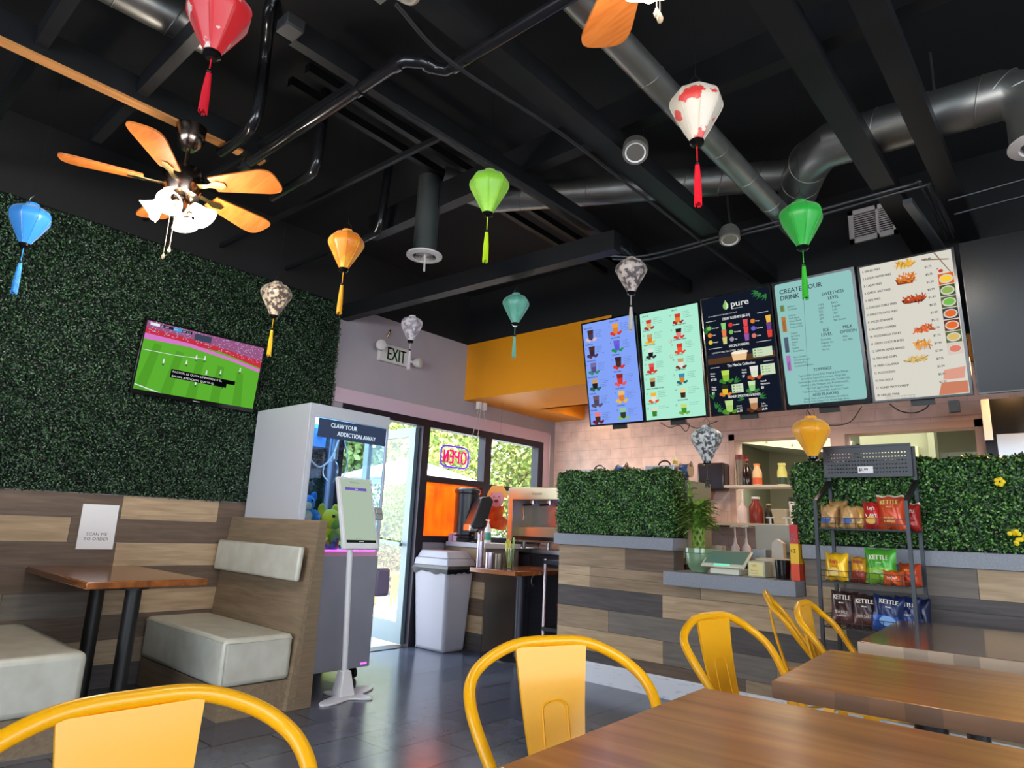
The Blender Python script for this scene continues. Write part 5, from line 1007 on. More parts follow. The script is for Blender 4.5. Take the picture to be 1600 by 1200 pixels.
# white cords near window corner
one('hanging_cord', MB().tube([(-4.80, 6.1, 2.2), (-4.80, 6.1, 1.58)], .005, 6), mat('cord_white', (200, 196, 190), .5), 'white vertical cord in the wall corner right of the window', 'cord')
t = thing('socket_pair', 'pair of white plugs on the orange soffit underside with hanging cords', 'socket', (-4.78, 4.85, 2.30))
mb = MB(); mb.box(-.0, -.05, 0, .05, -.01, .078); mb.box(0, .03, 0, .05, .07, .078); mb.build('plug', WHT, t, bev=.004)
mb = MB(); mb.tube(cr_spline([(.02, -.03, 0), (.02, -.06, -.15), (.02, -.1, -.35), (.02, -.13, -.75)], 5), .003, 6); mb.tube([(.02, -.0, .0), (.0, -.0, -.35)], .003, 6); mb.tube(cr_spline([(.02, .05, 0), (.02, .07, -.08), (.01, .13, -.16)], 5), .003, 6); mb.build('cord', mat('cord_white', (200, 196, 190), .5), t)
# ------------------------------------------------------------------ espresso machine and prep area
t = thing('back_cabinet', 'dark wood grain base cabinet with curved steel handles under the espresso machine', 'cabinet', (-3.9, 5.45, 0))
DW = wood('dark_woodgrain', (34, 32, 38), (46, 44, 50), 0, .45)
mb = MB(); mb.box(-4.82, 5.17, .08, -2.6, 5.75, .86); mb.build('body', DW, t, world=True)
mb = MB(); mb.box(-4.82, 5.12, .865, -2.6, 5.76, .90); mb.build('countertop', STEEL, t, world=True)
for k in range(4):
    x0 = -4.80 + .55 * k; mb = MB(); mb.box(x0, 5.15, .10, x0 + .54, 5.168, .84); d = mb.build('door', DW, t, world=True, bev=.002)
    hx = x0 + (.49 if k % 2 == 0 else .05); mb = MB(); mb.tube(cr_spline([(hx, 5.15, .66), (hx, 5.118, .63), (hx, 5.118, .58), (hx, 5.15, .55)], 4), .006, 8); mb.build('handle', STEEL, d, world=True)
t = thing('espresso_machine', 'wide champagne steel espresso machine with steam wands behind the counter', 'espresso machine', (-4.25, 5.35, .905))
CH = mat('champagne_steel', (196, 182, 150), .35, .5)
mb = MB(); mb.box(-4.60, 5.30, .965, -3.75, 5.70, 1.12); mb.box(-4.60, 5.18, 1.385, -3.75, 5.70, 1.51); mb.box(-4.60, 5.18, .965, -4.54, 5.70, 1.40); mb.build('body', CH, t, world=True, bev=.008)
mb = MB(); mb.box(-4.54, 5.50, 1.12, -3.75, 5.52, 1.385); mb.build('back_splash', mat('splash_grey', (150, 148, 156), .3, .8), t, world=True)
mb = MB(); mb.box(-4.54, 5.20, .985, -3.75, 5.50, 1.02); mb.build('drip_tray', DSTEEL, t, world=True)
mb = MB(); mb.box(-4.615, 5.19, .965, -4.602, 5.69, 1.5); mb.build('end_panel', mat('end_white', (205, 206, 214), .3), t, world=True)
for k in range(3):
    x = -4.38 + .22 * k; mb = MB(); mb.tube([(x, 5.32, 1.385), (x, 5.32, 1.345)], .035, 14); mb.build('group_head', STEEL, t, world=True)
    mb = MB(); mb.tube([(x, 5.30, 1.345), (x, 5.16, 1.33)], .011, 8); mb.build('portafilter_handle', BLK, t, world=True)
for x in (-4.42, -3.98): mb = MB(); mb.tube(cr_spline([(x, 5.24, 1.385), (x + .01, 5.20, 1.30), (x + .03, 5.19, 1.22), (x + .02, 5.19, 1.18)], 5), .006, 8); mb.build('steam_wand', STEEL, t, world=True)
mb = MB(); mb.box(-4.05, 5.175, 1.44, -4.0, 5.18, 1.48); mb.use(PLB); mb.box(-4.05, 5.172, 1.43, -4.01, 5.179, 1.475); mb.build('badge', None, t, world=True) if False else None
mb = MB(); mb.use(mat('badge_print', (70, 62, 50), .4)); text(mb, 'la spaziale', -4.28, 1.435, .035, -5.176, 'L', .9); text(mb, 'espresso', -3.95, 1.435, .03, -5.176, 'L', .9); mb.build('lettering', None, t, world=True)
mb = MB(); mb.box(-4.2, 5.50 - .004, 1.22, -4.12, 5.50, 1.36); mb.build('blue_light', emis('blue_led', (50, 60, 255), 3), t, world=True)
for k, x in enumerate((-4.57, -4.25, -3.86)): mb = MB(); mb.tube([(x + .05, 5.36, .90), (x + .05, 5.36, .966)], .02, 10); mb.build('foot', STEEL, t, world=True)
for k in range(5):
    if k < 3: one('espresso_glass', MB().lathe([(.022, 0), (.03, .05), (.028, .05), (.02, .004)], (-4.02 + .09 * k, 5.40, 1.122 - .1), 12, caps=False), mat('blue_glass', (70, 80, 190), .1, .3), 'small bluish glass on the espresso machine drip tray', 'glass', 'glasses on the drip tray')
t = thing('wire_shelf', 'small steel post shelf behind the counter end holding the red bucket', 'shelf', (-3.3, 4.72, 0))
for x, y in ((-3.595, 4.555), (-3.595, 4.88), (-3.0, 4.555), (-3.0, 4.88)): mb = MB(); mb.tube([(x, y, 0), (x, y, .85)], .013, 10); mb.build('post', mat('pink_steel', (206, 190, 196), .3, .6), t, world=True)
for z in (.27, .81): mb = MB(); mb.box(-3.61, 4.54, z, -2.99, 4.90, z + .03); mb.build('shelf_board', DSTEEL, t, world=True)
t = thing('bucket', 'red bucket on the low steel shelf', 'bucket', (-3.44, 4.68, .301)); mb = MB(); mb.lathe([(.075, 0), (.09, .19), (.086, .19), (.07, .01)], n=18, caps=False); mb.lathe([(.07, .01), (.001, .01)], n=18, caps=False); mb.build('pail', mat('bucket_red', (190, 24, 40), .4), t)
mb = MB(); mb.tube([(.088 * math.cos(a), .02, .19 + .06 * math.sin(a)) for a in [math.pi * k / 10 for k in range(11)]], .003, 6); mb.build('handle', STEEL, t)
t = thing('spray_bottle', 'green topped spray bottle behind the red bucket', 'bottle', (-3.49, 4.81, .301)); mb = MB(); mb.lathe([(.03, 0), (.035, .02), (.035, .14), (.014, .20)], n=14); mb.build('body', mat('spray_clear', (120, 160, 190), .3), t)
mb = MB(); mb.prism([(-.04, .20), (.02, .20), (.02, .23), (-.045, .245), (-.05, .225)], -.012, .012); mb.build('trigger', mat('spray_green', (40, 150, 90), .4), t)
# equipment above the left hedge
def sealer(label, x0, x1, y, z0, h, col):
    t = thing('drink_machine', label, 'machine', ((x0 + x1) / 2, y, .905)); w = x1 - x0
    mb = MB(); mb.box(-w / 2, 0, 0, w / 2, .3, z0 + h - .905); mb.build('body', col, t, bev=.006)
    mb = MB(); mb.tube([(.06 * math.cos(a), .1, z0 + h - .905 + .05 * math.sin(a)) for a in [math.pi * k / 8 for k in range(9)]], .008, 6); mb.build('handle', DSTEEL, t); return t
sealer('pale machine top showing over the left end of the left hedge', -3.68, -3.40, 5.18, 1.60, .07, GREYL)
sealer('grey machine top showing over the right end of the left hedge', -2.99, -2.71, 5.18, 1.62, .07, GREYL)
def reel(label, c):
    t = thing('film_reel', label, 'reel', c, (0, 0, 0), 'blue sealing reels behind the left hedge')
    Mx = Matrix.Rotation(R(90), 4, 'Y'); mb = MB(); mb.lathe([(.05, -.04), (.055, -.03), (.055, .03), (.05, .04)], n=20, M=Mx); mb.build('roll', mat('reel_blue', (40, 76, 130), .4), t)
    mb = MB(); mb.lathe([(.062, .041), (.062, .047), (.02, .047)], n=20, M=Mx); mb.lathe([(.062, -.047), (.062, -.041)], n=20, M=Mx); mb.build('flange', mat('reel_tan', (150, 130, 110), .4), t)
    mb = MB(); mb.tube([(.05, .0 + .02 * math.cos(a), .055 + .02 * math.sin(a)) for a in [2 * math.pi * k / 12 for k in range(12)]], .004, 6, closed=True); mb.build('hook', DSTEEL, t); mb = MB(); mb.bar((0, 0, -.04), (0, .0, -.75), .03); mb.build('stand', DSTEEL, t); return t
reel('blue sealing reel peeking over the middle of the left hedge', (-3.27, 5.25, 1.655)); reel('blue sealing reel at the right corner of the left hedge', (-2.63, 5.25, 1.645))
t = thing('small_bottle', 'tiny cream bottle on the machine above the right end of the left hedge', 'bottle', (-2.73, 5.25, 1.692)); mb = MB(); mb.lathe([(.02, 0), (.022, .05), (.008, .07), (.008, .085)], n=12); mb.build('body', mat('cream_bottle', (220, 210, 170), .4), t)
mb = MB(); mb.lathe([(.0225, .01), (.0225, .04)], n=12, caps=False); mb.build('label_band', mat('band_y', (190, 160, 60), .5), t)
t = thing('paper_towel_dispenser', 'black wall paper towel dispenser left of the pass-through', 'dispenser', (-2.80, 6.11, 1.535))
mb = MB(); mb.box(-.14, 0, 0, .135, .138, .27); mb.build('cover', mat('smoke_plastic', (48, 40, 42), .2), t, bev=.02)
mb = MB(); mb.prism([(-.04, 0), (.03, 0), (.005, -.04), (0, -.09), (-.02, -.09), (-.015, -.04)], .03, .05); mb.build('towel_end', mat('towel_brown', (110, 76, 60), .6), t)
# shelves in the pass-through
SW = mat('shelf_white', (196, 190, 178), .5)
one('shelf', MB().box(-2.62, 6.0, 1.555, -1.5, 6.245, 1.575), SW, 'upper white shelf across the left pass-through opening', 'shelf')
one('shelf', MB().box(-2.66, 5.9, 1.205, -1.5, 6.245, 1.228), SW, 'lower white shelf across the left pass-through opening', 'shelf')
one('shelf', MB().box(-2.98, 5.95, 1.195, -2.68, 6.245, 1.215), DSTEEL, 'small dark shelf with dishes under the towel dispenser', 'shelf')
def bottle(label, c, r_, h, m, cap=None, pump=False, fill=None, grp=None, sq=False, neck=.35):
    t = thing('bottle', label, 'bottle', c, (0, 0, 0), grp)
    mb = MB(); mb.lathe([(r_ * .95, 0), (r_, .01), (r_, h * .62), (r_ * neck, h * .80), (r_ * neck, h * .93)], n=16); mb.build('body', m, t)
    if fill: mb = MB(); mb.lathe([(r_ * 1.01, .01), (r_ * 1.01, h * .35)], n=16, caps=False); mb.build('contents', fill, t)
    mb = MB(); mb.lathe([(r_ * neck * 1.2, h * .92), (r_ * neck * 1.2, h)], n=12); mb.build('cap', cap or WHT, t)
    if pump: mb = MB(); mb.tube([(0, 0, h), (0, 0, h + .09)], .005, 8); mb.tube([(.02, 0, h + .09), (-.035, 0, h + .085)], .006, 8); mb.build('pump', WHT, t)
    return t
PW = mat('translucent_white', (222, 206, 206), .35)
bottle('dark glass sauce bottle on the upper shelf beside the orange one', (-2.43, 6.1, 1.576), .042, .25, mat('glass_dark', (40, 24, 22), .15), mat('cap_red', (190, 60, 40), .4))
t = thing('jar', 'large clear jar with red lid at the left of the upper shelf', 'jar', (-2.42, 6.19, 1.576)); mb = MB(); mb.lathe([(.05, 0), (.052, .26)], n=18); mb.build('body', mat('jar_amber', (120, 104, 80), .3), t); mb = MB(); mb.lathe([(.056, .255), (.056, .30)], n=18); mb.build('lid', mat('lid_maroon', (120, 30, 36), .4), t)
t.location.x = -2.52
bottle('squeeze bottle of orange sauce on the upper shelf', (-2.33, 6.08, 1.576), .042, .20, mat('sauce_cream', (226, 190, 140), .4), mat('cap_orange', (236, 130, 40), .4), fill=mat('sauce_orange', (214, 90, 40), .4), neck=.6)
bottle('yellow and dark green squeeze bottle on the upper shelf next to the hedge', (-2.11, 6.1, 1.576), .042, .20, mat('sauce_yellow', (206, 206, 110), .4), mat('cap_yellow', (220, 220, 130), .4), fill=mat('sauce_green', (40, 64, 50), .4), neck=.7)
bottle('white pump bottle of syrup on the lower shelf', (-2.44, 5.98, 1.229), .045, .21, PW, PW, True)
bottle('brick red syrup bottle with ribbed sides on the lower shelf', (-2.33, 6.02, 1.229), .062, .24, mat('syrup_red', (122, 40, 32), .3), WHT, neck=.5)
bottle('black and yellow sauce bottle on the lower shelf', (-2.225, 6.05, 1.229), .038, .18, mat('sauce_black', (40, 40, 30), .3), mat('cap_olive', (180, 170, 90), .4), neck=.5)
one('storage_tub', MB().frustum((-2.16, 5.98, -2.05, 6.12), (-2.175, 5.96, -2.035, 6.14), 1.229, 1.36), mat('tub_clear', (176, 170, 146), .3), 'translucent tub on the lower shelf left of the cup stack', 'tub', bev=.006)
t = thing('cup_stack', 'stack of white paper cups with a dark lid on the lower shelf', 'cups', (-1.99, 6.02, 1.229)); mb = MB(); mb.lathe([(.036, 0), (.045, .20)], n=16); mb.use if False else None; mb.build('cups', WHT, t); mb = MB(); mb.lathe([(.048, .20), (.046, .235)], n=16); mb.build('lid', BLK, t)
for k, (x, c, lb) in enumerate(((-2.88, (206, 200, 206), 'pale dish stack on the small dark shelf, left of the glass jar'), (-2.75, (186, 150, 140), 'low glass jar at the right of the small dark shelf'))): one('dish_stack', MB().lathe([(.04, 0), (.055, .02), (.05, .045), (.045, .06)], (x, 6.08, 1.216), 16), mat('dish%d' % k, c, .3), lb, 'dishes')
# back worktop behind ledge
one('prep_counter', MB().box(-2.27, 4.86, .0, -1.45, 5.4, .90).box(-2.26, 4.86, .902, -1.46, 5.4, .92), DSTEEL, 'dark steel prep counter behind the pickup ledge', 'counter')
bottle('white pump bottle behind the ledge, left of a similar one', (-2.07, 4.92, .921), .030, .17, PW, PW, True, grp='pump bottles behind the ledge')
bottle('white pump bottle behind the ledge, right of a similar one', (-1.985, 4.92, .921), .030, .17, PW, PW, True, grp='pump bottles behind the ledge')
t = thing('drink_dispenser', 'pale grey boxy drink machine with two white taps behind the ledge', 'machine', (-1.80, 5.05, .921)); mb = MB(); mb.box(-.17, 0, .08, .17, .25, .285); mb.box(-.17, .1, 0, .17, .25, .08); mb.build('body', mat('machine_putty', (178, 176, 164), .4), t, bev=.008)
for x in (-.06, .06): mb = MB(); mb.tube([(x, .03, .285), (x, .03, .33)], .008, 8); mb.box(x - .03, .02, .33, x + .03, .04, .338); mb.build('tap', WHT, t)
one('paper_bag', MB().prism([(-1.80, .921), (-1.71, .921), (-1.715, 1.07), (-1.76, 1.10), (-1.79, 1.07)], 4.90, 4.96), mat('bag_paper', (212, 206, 196), .6), 'small folded white paper bag on the prep counter', 'bag')
one('metal_tin', MB().box(-1.93, 4.88, .921, -1.83, 5.0, 1.02), mat('tin', (200, 206, 216), .25, .6), 'pale shiny tin beside the white paper bag', 'tin', bev=.004)
one('cup_container', MB().lathe([(.045, 0), (.05, .11)], (-2.20, 4.92, .921), 16), mat('cup_cream', (196, 182, 158), .5), 'cream cup behind the potted bamboo', 'cup')
one('brown_jar', MB().lathe([(.03, 0), (.03, .07), (.02, .09)], (-2.13, 5.1, .921), 14), mat('jar_brown', (84, 46, 34), .4), 'small dark brown jar behind the pump bottles', 'jar')
# ledge things
t = thing('potted_bamboo', 'lucky bamboo with braided stalks in a sage green ceramic pot on the ledge', 'plant', (-2.125, 4.42, .853))
mb = MB(); mb.lathe([(.055, 0), (.058, .012), (.064, .02), (.086, .055), (.094, .095), (.095, .125), (.101, .13), (.101, .16), (.093, .16), (.088, .13)], n=28, caps=False); mb.lathe([(.055, 0), (.001, 0)], n=28, caps=False); mb.build('pot', mat('sage_ceramic', (112, 140, 108), .18, coat=.6), t)
mb = MB(); mb.lathe([(.088, .135), (.001, .138)], n=20, caps=False); mb.build('soil', mat('soil', (50, 40, 30), .9), t)
mb = MB(); ns = 12
for k in range(ns):
    P = []
    for i in range(12):
        v = i / 11; a = 2 * math.pi * k / ns + v * 3.0 * (1 if k % 2 else -1); P.append((.036 * math.cos(a), .036 * math.sin(a), .13 + .22 * v))
    mb.tube(P, .0105, 7)
mb.build('braided_stalks', mat('bamboo_stalk', (110, 140, 50), .4), t)
mb = MB(); rg = random.Random(21)
def blade(c, az, el, l, w_):
    d = Vector((math.cos(az) * math.cos(el), math.sin(az) * math.cos(el), math.sin(el))); s_ = d.cross(Vector((0, 0, 1))).normalized(); P = []
    for i in range(6):
        v = i / 5; p = Vector(c) + d * l * v + Vector((0, 0, -.45 * l * v * v)); ww = w_ * math.sin(math.pi * (v * .85 + .12)); P += [p - s_ * ww, p + Vector((0, 0, -.003)), p + s_ * ww]
    f = []
    for i in range(5): f += [(i * 3, i * 3 + 1, i * 3 + 4, i * 3 + 3), (i * 3 + 1, i * 3 + 2, i * 3 + 5, i * 3 + 4)]
    mb.add(P, f)
for k in range(330):
    a = rg.uniform(0, 6.28); z_ = rg.uniform(.28, .46); blade((.03 * math.cos(a), .03 * math.sin(a), z_), a + rg.uniform(-.5, .5), rg.uniform(.1, 1.2), rg.uniform(.08, .15), .0125)
for k in range(22): blade((-.06, .0, .48 + .006 * k), rg.uniform(0, 6.28), rg.uniform(.4, 1.3), .07, .010)
mb.tube([(-.02, 0, .34), (-.055, 0, .50), (-.06, 0, .60)], .004, 6)
mb.build('leaves', leafmat('bamboo_leaf', [(70, 108, 40), (110, 150, 56), (160, 190, 84)]), t)
t = thing('counter_scale', 'cream counter scale with sloping teal display panel on the ledge', 'scale', (-1.905, 4.42, .853)); CRM = mat('cream_plastic', (208, 208, 190), .4)
mb = MB(); mb.prism([(-.09, 0), (.09, 0), (.09, .04), (-.09, .04)], -.10, .10, 'YZ') ; mb.build('base', CRM, t, bev=.006)
Mx = Matrix.Translation((0, -.12, .042)) @ Matrix.Rotation(R(32), 4, 'X')
mb = MB(); mb.box(-.15, 0, 0, .15, .19, .014); mb.v = [tuple(Mx @ Vector(v)) for v in mb.v]; mb.build('panel', CRM, t, bev=.005)
mb = MB(); mb.box(-.135, .03, .0142, .135, .18, .016); mb.v = [tuple(Mx @ Vector(v)) for v in mb.v]; mb.build('keypad', mat('keypad_teal', (96, 134, 124), .3), t)
mb = MB(); mb.box(-.06, .006, .0142, .05, .024, .017); mb.v = [tuple(Mx @ Vector(v)) for v in mb.v]; mb.build('display', emis('lcd_mint', (120, 220, 180), .8), t)
t = thing('card_box', 'small clear box with a cream printed card on the ledge', 'box', (-1.69, 4.33, .853)); mb = MB(); mb.box(-.055, 0, 0, .055, .12, .10); mb.build('box', mat('acrylic_pale', (190, 184, 160), .2), t, bev=.004)
mb = MB(); mb.use(mat('card_cream', (226, 216, 150), .6)); quad(mb, -.045, .01, .045, .09, .002); mb.use(mat('card_red', (190, 80, 50), .6)); text(mb, 'TIPS', -.03, .062, .024, .003, 'L', .8); text(mb, 'Thank you', -.036, .036, .014, .003, 'L', .8); text(mb, 'very much', -.036, .020, .014, .003, 'L', .8); mb.build('card', None, t)
one('black_cup', MB().lathe([(.040, 0), (.050, .115), (.046, .115), (.036, .01)], (-1.53, 4.36, .853), 20), BLKG, 'glossy black cup on the ledge between the card box and candy box', 'cup')
one('cream_tray', MB().box(-1.76, 4.50, .853, -1.47, 4.66, .97), mat('cream_tray', (196, 190, 170), .4), 'cream box standing behind the black cup on the ledge', 'tray', bev=.004)
t = thing('candy_box', 'tall red and yellow candy display box at the right end of the ledge', 'box', (-1.435, 4.30, .853)); mb = MB(); mb.box(-.025, 0, 0, .025, .10, .10); mb.use if False else None
mb.build('base_panel', mat('candy_orange', (226, 70, 30), .4), t)
mb = MB(); mb.box(-.025, .0, .10, .025, .10, .22); mb.build('middle_panel', mat('candy_yellow', (236, 186, 20), .4), t)
mb = MB(); mb.box(-.025, .0, .22, .025, .10, .335); mb.build('top_panel', mat('candy_red', (196, 24, 34), .4), t)
mb = MB(); mb.use(mat('candy_ink', (30, 24, 20), .5)); text(mb, '2', -.005, .165, .035, .002, 'L', .8, 0, .0006); text(mb, '$', -.022, .17, .02, .002); mb.use(WHT); text(mb, 'Kit', -.022, .26, .03, .002, 'L', .7, 0, .0006); text(mb, 'Kat', -.022, .232, .03, .002, 'L', .7, 0, .0006); mb.build('lettering', None, t)
# hood / fridge at far right
t = thing('steel_cabinet', 'tall dark and stainless steel cabinet at the right edge above the hedge', 'cabinet', (.1, 5.9, 0)); mb = MB(); mb.box(-.55, 5.80, 0, .9, 6.2, 2.16); mb.build('body', mat('steel_dark_gloss', (26, 27, 30), .2, .6), t, world=True)
mb = MB(); mb.box(-.48, 5.79, 1.2, .9, 5.80, 1.90); mb.build('steel_door', STEEL, t, world=True)
mb = MB(); mb.box(-.55, 5.78, 1.86, -.50, 5.80, 2.16); mb.build('hinge_plate', mat('hinge_pale', (190, 194, 196), .3, .5), t, world=True)
# ------------------------------------------------------------------ snack rack
t = thing('snack_rack', 'black wire snack rack with perforated header holding bags of chips', 'rack', (-.96, 4.10, 0))
RB = mat('rack_grey', (52, 56, 62), .4, .4)
xl, xr, yf, yb = -1.19, -.74, 3.95, 4.25
for x in (xl, xr):
    mb = MB(); mb.bar((x, yf, 0), (x, yf + .0, 1.32), .018); mb.build('post', RB, t, world=True)
    mb = MB(); mb.bar((x, yb, 0), (x, yb, 1.64), .018); mb.build('post', RB, t, world=True)
    mb = MB(); mb.bar((x, yf, 1.31), (x, yb - .01, 1.44), .022); mb.build('side_brace', BLK, t, world=True)
HD = mat('header_grey', (66, 68, 74), .45, .3)
mb = MB(); y = 4.215; nx, nz = 26, 6; X = [-1.195 + .48 * i / 1 for i in (0, 1)]; z0, z1 = 1.475, 1.65
# perforated sheet: solid strips between real slots
hz = [1.497 + .022 * k for k in range(6)]; hw, hh_ = .004, .003; x0, x1 = -1.21, -.745
zz = [z0]
for h in hz: zz += [h - hh_, h + hh_]
zz.append(z1)
for i in range(0, len(zz) - 1, 2): mb.box(x0, y, zz[i], x1, y + .004, zz[i + 1])
cx = [x0 + .03 + i * (x1 - x0 - .06) / (nx - 1) for i in range(nx)]
for h in hz:
    e = [x0]
    for c in cx: e += [c - hw, c + hw]
    e.append(x1)
    for i in range(0, len(e) - 1, 2): mb.box(e[i], y, h - hh_, e[i + 1], y + .004, h + hh_)
mb.bar((x0, y, z0), (x1, y, z0), .012); mb.bar((x0, y, z1), (x1, y, z1), .012); mb.build('header_panel', HD, t, world=True)
mb = MB(); mb.use(PAPER); mb.box(-1.02, y - .012, 1.49, -.94, y - .008, 1.53); mb.use(mat('ink', (70, 64, 74), .6)); text(mb, '$1.99', -1.015, 1.503, .024, -(y - .0125), 'L', .9, 0, .0006); mb.build('price_tag', None, t, world=True)
SH = {}
for z in (1.165, .88, .645):
    mb = MB(); mb.box(xl, yf, z - .004, xr, yf + .006, z + .004); mb.box(xl, yb - .006, z - .004, xr, yb, z + .004)
    for i in range(19): xx = xl + (xr - xl) * i / 18; mb.bar((xx, yf, z), (xx, yb, z), .003)
    for q in (.03, .06): mb.bar((xl, yf, z + q), (xr, yf, z + q), .0035)
    for xx in (xl, xr): mb.bar((xx, yf, z + .06), (xx, yb, z + .06), .0035)
    for i in range(10): xx = xl + (xr - xl) * i / 9; mb.bar((xx, yf, z), (xx, yf, z + .06), .003)
    mb.build('wire_shelf', BLK, t, world=True)
def bag(label, cx, w, h, z, y, c1, c2, words, crimp=None, yaw_=0, tilt=-8, roll=0, art=None, tc=(240, 236, 224)):
    t = thing('chip_bag', label, 'chip bag', (cx, y, z), (R(tilt), R(roll), R(yaw_)), 'bags of chips on the rack')
    nx_, nz_ = 12, 16; rg = random.Random(label); F = []; B_ = []
    for j in range(nz_ + 1):
        v = j / nz_
        for i in range(nx_ + 1):
            u = i / nx_ * 2 - 1; ed = (1 - abs(u) ** 3.0) * min(1, (1 - abs(2 * v - 1) ** 5)) if 0 < j < nz_ else 0
            dpt = .038 * ed * (1 + .12 * math.sin(6 * u + 9 * v)) + .0015; wv = .5 * w * (1 - .05 * math.sin(math.pi * v)); xx = u * wv; zz_ = v * h + .004 * math.sin(7 * u + 2)
            F.append((xx, -dpt - .001 + rg.uniform(-.0012, .0012), zz_)); B_.append((xx, dpt, zz_))
    n_ = len(F); fs = []; W_ = nx_ + 1
    for j in range(nz_):
        for i in range(nx_): a = j * W_ + i; fs.append((a, a + 1, a + W_ + 1, a + W_)); fs.append((n_ + a + 1, n_ + a, n_ + a + W_, n_ + a + W_ + 1))
    for j in range(nz_):
        a = j * W_; fs.append((a, a + W_, n_ + a + W_, n_ + a)); a = j * W_ + nx_; fs.append((a + W_, a, n_ + a, n_ + a + W_))
    for i in range(nx_): fs.append((i + 1, i, n_ + i, n_ + i + 1)); a = nz_ * W_ + i; fs.append((a, a + 1, n_ + a + 1, n_ + a))
    M1 = mat('foil_%d_%d_%d' % c1, c1, .3, .15); mb = MB(); mb.use(M1); mb.add(F + B_, fs)
    if c2:
        M2 = mat('foil_%d_%d_%d' % c2, c2, .3, .15); mb.use(M2)
        k2 = mb.cur
        for q, f in enumerate(mb.f):
            zc = sum(mb.v[i][2] for i in f) / 4; 
            if zc < h * .42: mb.mi[q] = k2
    if crimp:
        mb.use(mat('foil_%d_%d_%d' % crimp, crimp, .3)); k3 = mb.cur
        for q, f in enumerate(mb.f):
            zc = sum(mb.v[i][2] for i in f) / 4
            if zc > h * .94: mb.mi[q] = k3
    mb.build('pouch', M1, t)
    mb = MB(); mb.use(mat('bag_print_%d_%d_%d' % tc, tc, .4))
    def dd(u, v): u = u / (w / 2); v = v / h; return .038 * (1 - abs(u) ** 3) * (1 - abs(2 * v - 1) ** 5) * 1.12 + .006
    for (s_, sz, v) in words:
        sz *= .84; ww = twidth(s_, sz, .8); x = -ww / 2
        for ch_ in s_:
            if ch_ in GL: text(mb, ch_, x, v * h, sz, dd(x, v * h), 'L', .8, 0, .0012 if sz > .025 else .0004); x += GL[ch_][2] * sz * .8
            else: x += .28 * sz * .8
    if art: mb.use(mat('bag_art_%d_%d_%d' % art, art, .5)); disc(mb, 0, h * .28, w * .26, h * .14, dd(0, h * .28), 14)
    mb.build('print', None, t); return t
y = 4.06
bag('tan cookie bag with blue oval at the far left of the top rack shelf', -1.145, .10, .13, 1.17, 4.03, (196, 150, 96), None, [('Famous', .022, .36), ('Amos', .020, .20)], yaw_=-8, tc=(240, 236, 224), art=(60, 100, 170))
bag('tan cookie bag standing behind the front left one on the top shelf', -1.125, .10, .13, 1.20, 4.14, (186, 142, 90), None, [('cookies', .018, .5)], tc=(90, 60, 40))
bag('tan cookie bag second from left in front on the top shelf', -1.045, .09, .125, 1.17, 4.02, (200, 156, 100), None, [('Famous', .020, .38), ('Amos', .018, .24)], yaw_=6, roll=4, art=(60, 100, 170))
bag('yellowish tan cookie bag leaning third from left on the top shelf', -.995, .085, .125, 1.17, 4.07, (214, 170, 90), None, [('Amos', .02, .3)], tc=(60, 90, 150), yaw_=-10)
bag('red wavy chips bag on the top shelf left of the barbecue bag', -.925, .10, .15, 1.17, 4.05, (196, 34, 36), None, [("Lay's", .03, .66), ('WAVY', .030, .40)], art=(236, 180, 70))
bag('orange red barbecue chips bag with white top seal, biggest on the top shelf', -.835, .135, .185, 1.17, 4.04, (206, 74, 34), None, [('KETTLE', .040, .70), ('BRAND', .012, .60), ('BACKYARD', .016, .28), ('BARBEQUE', .016, .18)], crimp=(236, 226, 216), tc=(244, 226, 130))
bag('dark red chips bag with white top seal behind the right post on the top shelf', -.765, .10, .15, 1.17, 4.15, (160, 34, 28), None, [('KETTLE', .026, .6)], crimp=(236, 226, 216))
bag('bright yellow chips bag at the left of the middle rack shelf', -1.125, .125, .15, .885, 4.04, (236, 184, 24), None, [("Lay's", .034, .60), ('Classic', .018, .46)], art=(226, 196, 110), tc=(200, 40, 40), yaw_=-5)
bag('brown red corn chips bag between the yellow and green bags', -1.01, .09, .135, .885, 4.05, (214, 150, 40), (150, 50, 34), [('Fritos', .032, .72)], tc=(150, 30, 30))
bag('bright green chips bag on the middle shelf', -.905, .155, .185, .885, 4.04, (70, 160, 44), (130, 190, 50), [('KETTLE', .042, .66), ('BRAND', .012, .55), ('JALAPENO', .018, .30)], tc=(236, 240, 210))
bag('small orange snack bag lying low in front of the green bag', -.835, .10, .075, .885, 3.99, (232, 96, 34), None, [('SunChips', .018, .4)])
bag('dark orange cheese snack bag at the right of the middle shelf', -.77, .10, .115, .885, 4.06, (190, 62, 26), None, [('CHEETOS', .020, .6)], tc=(250, 210, 60))
bag('purple brown sea salt chips bag at the left of the bottom shelf', -1.105, .145, .18, .65, 4.06, (60, 34, 36), (104, 64, 58), [('KETTLE', .042, .74), ('BRAND', .012, .62), ('SEA SALT', .024, .34), ('& VINEGAR', .014, .24)], yaw_=-6)
bag('purple brown sea salt chips bag second from left on the bottom shelf', -.99, .13, .175, .65, 4.03, (54, 32, 36), (96, 58, 54), [('KETTLE', .038, .72), ('BRAND', .012, .60), ('SEA SALT', .024, .30)], yaw_=5)
bag('bright blue chips bag third from left on the bottom shelf', -.885, .145, .18, .65, 4.0, (24, 40, 90), (36, 92, 190), [('KETTLE', .038, .76), ('BRAND', .012, .65)], roll=6, art=(120, 170, 226), yaw_=10)
bag('dark blue chips bag fourth from left on the bottom shelf', -.80, .12, .18, .65, 4.07, (22, 36, 84), (34, 60, 130), [('KETTLE', .034, .70), ('SEA SALT', .016, .45)])
bag('dark navy chips bag behind the right post on the bottom shelf', -.762, .10, .17, .65, 4.17, (16, 26, 60), None, [('SALT', .018, .4)])
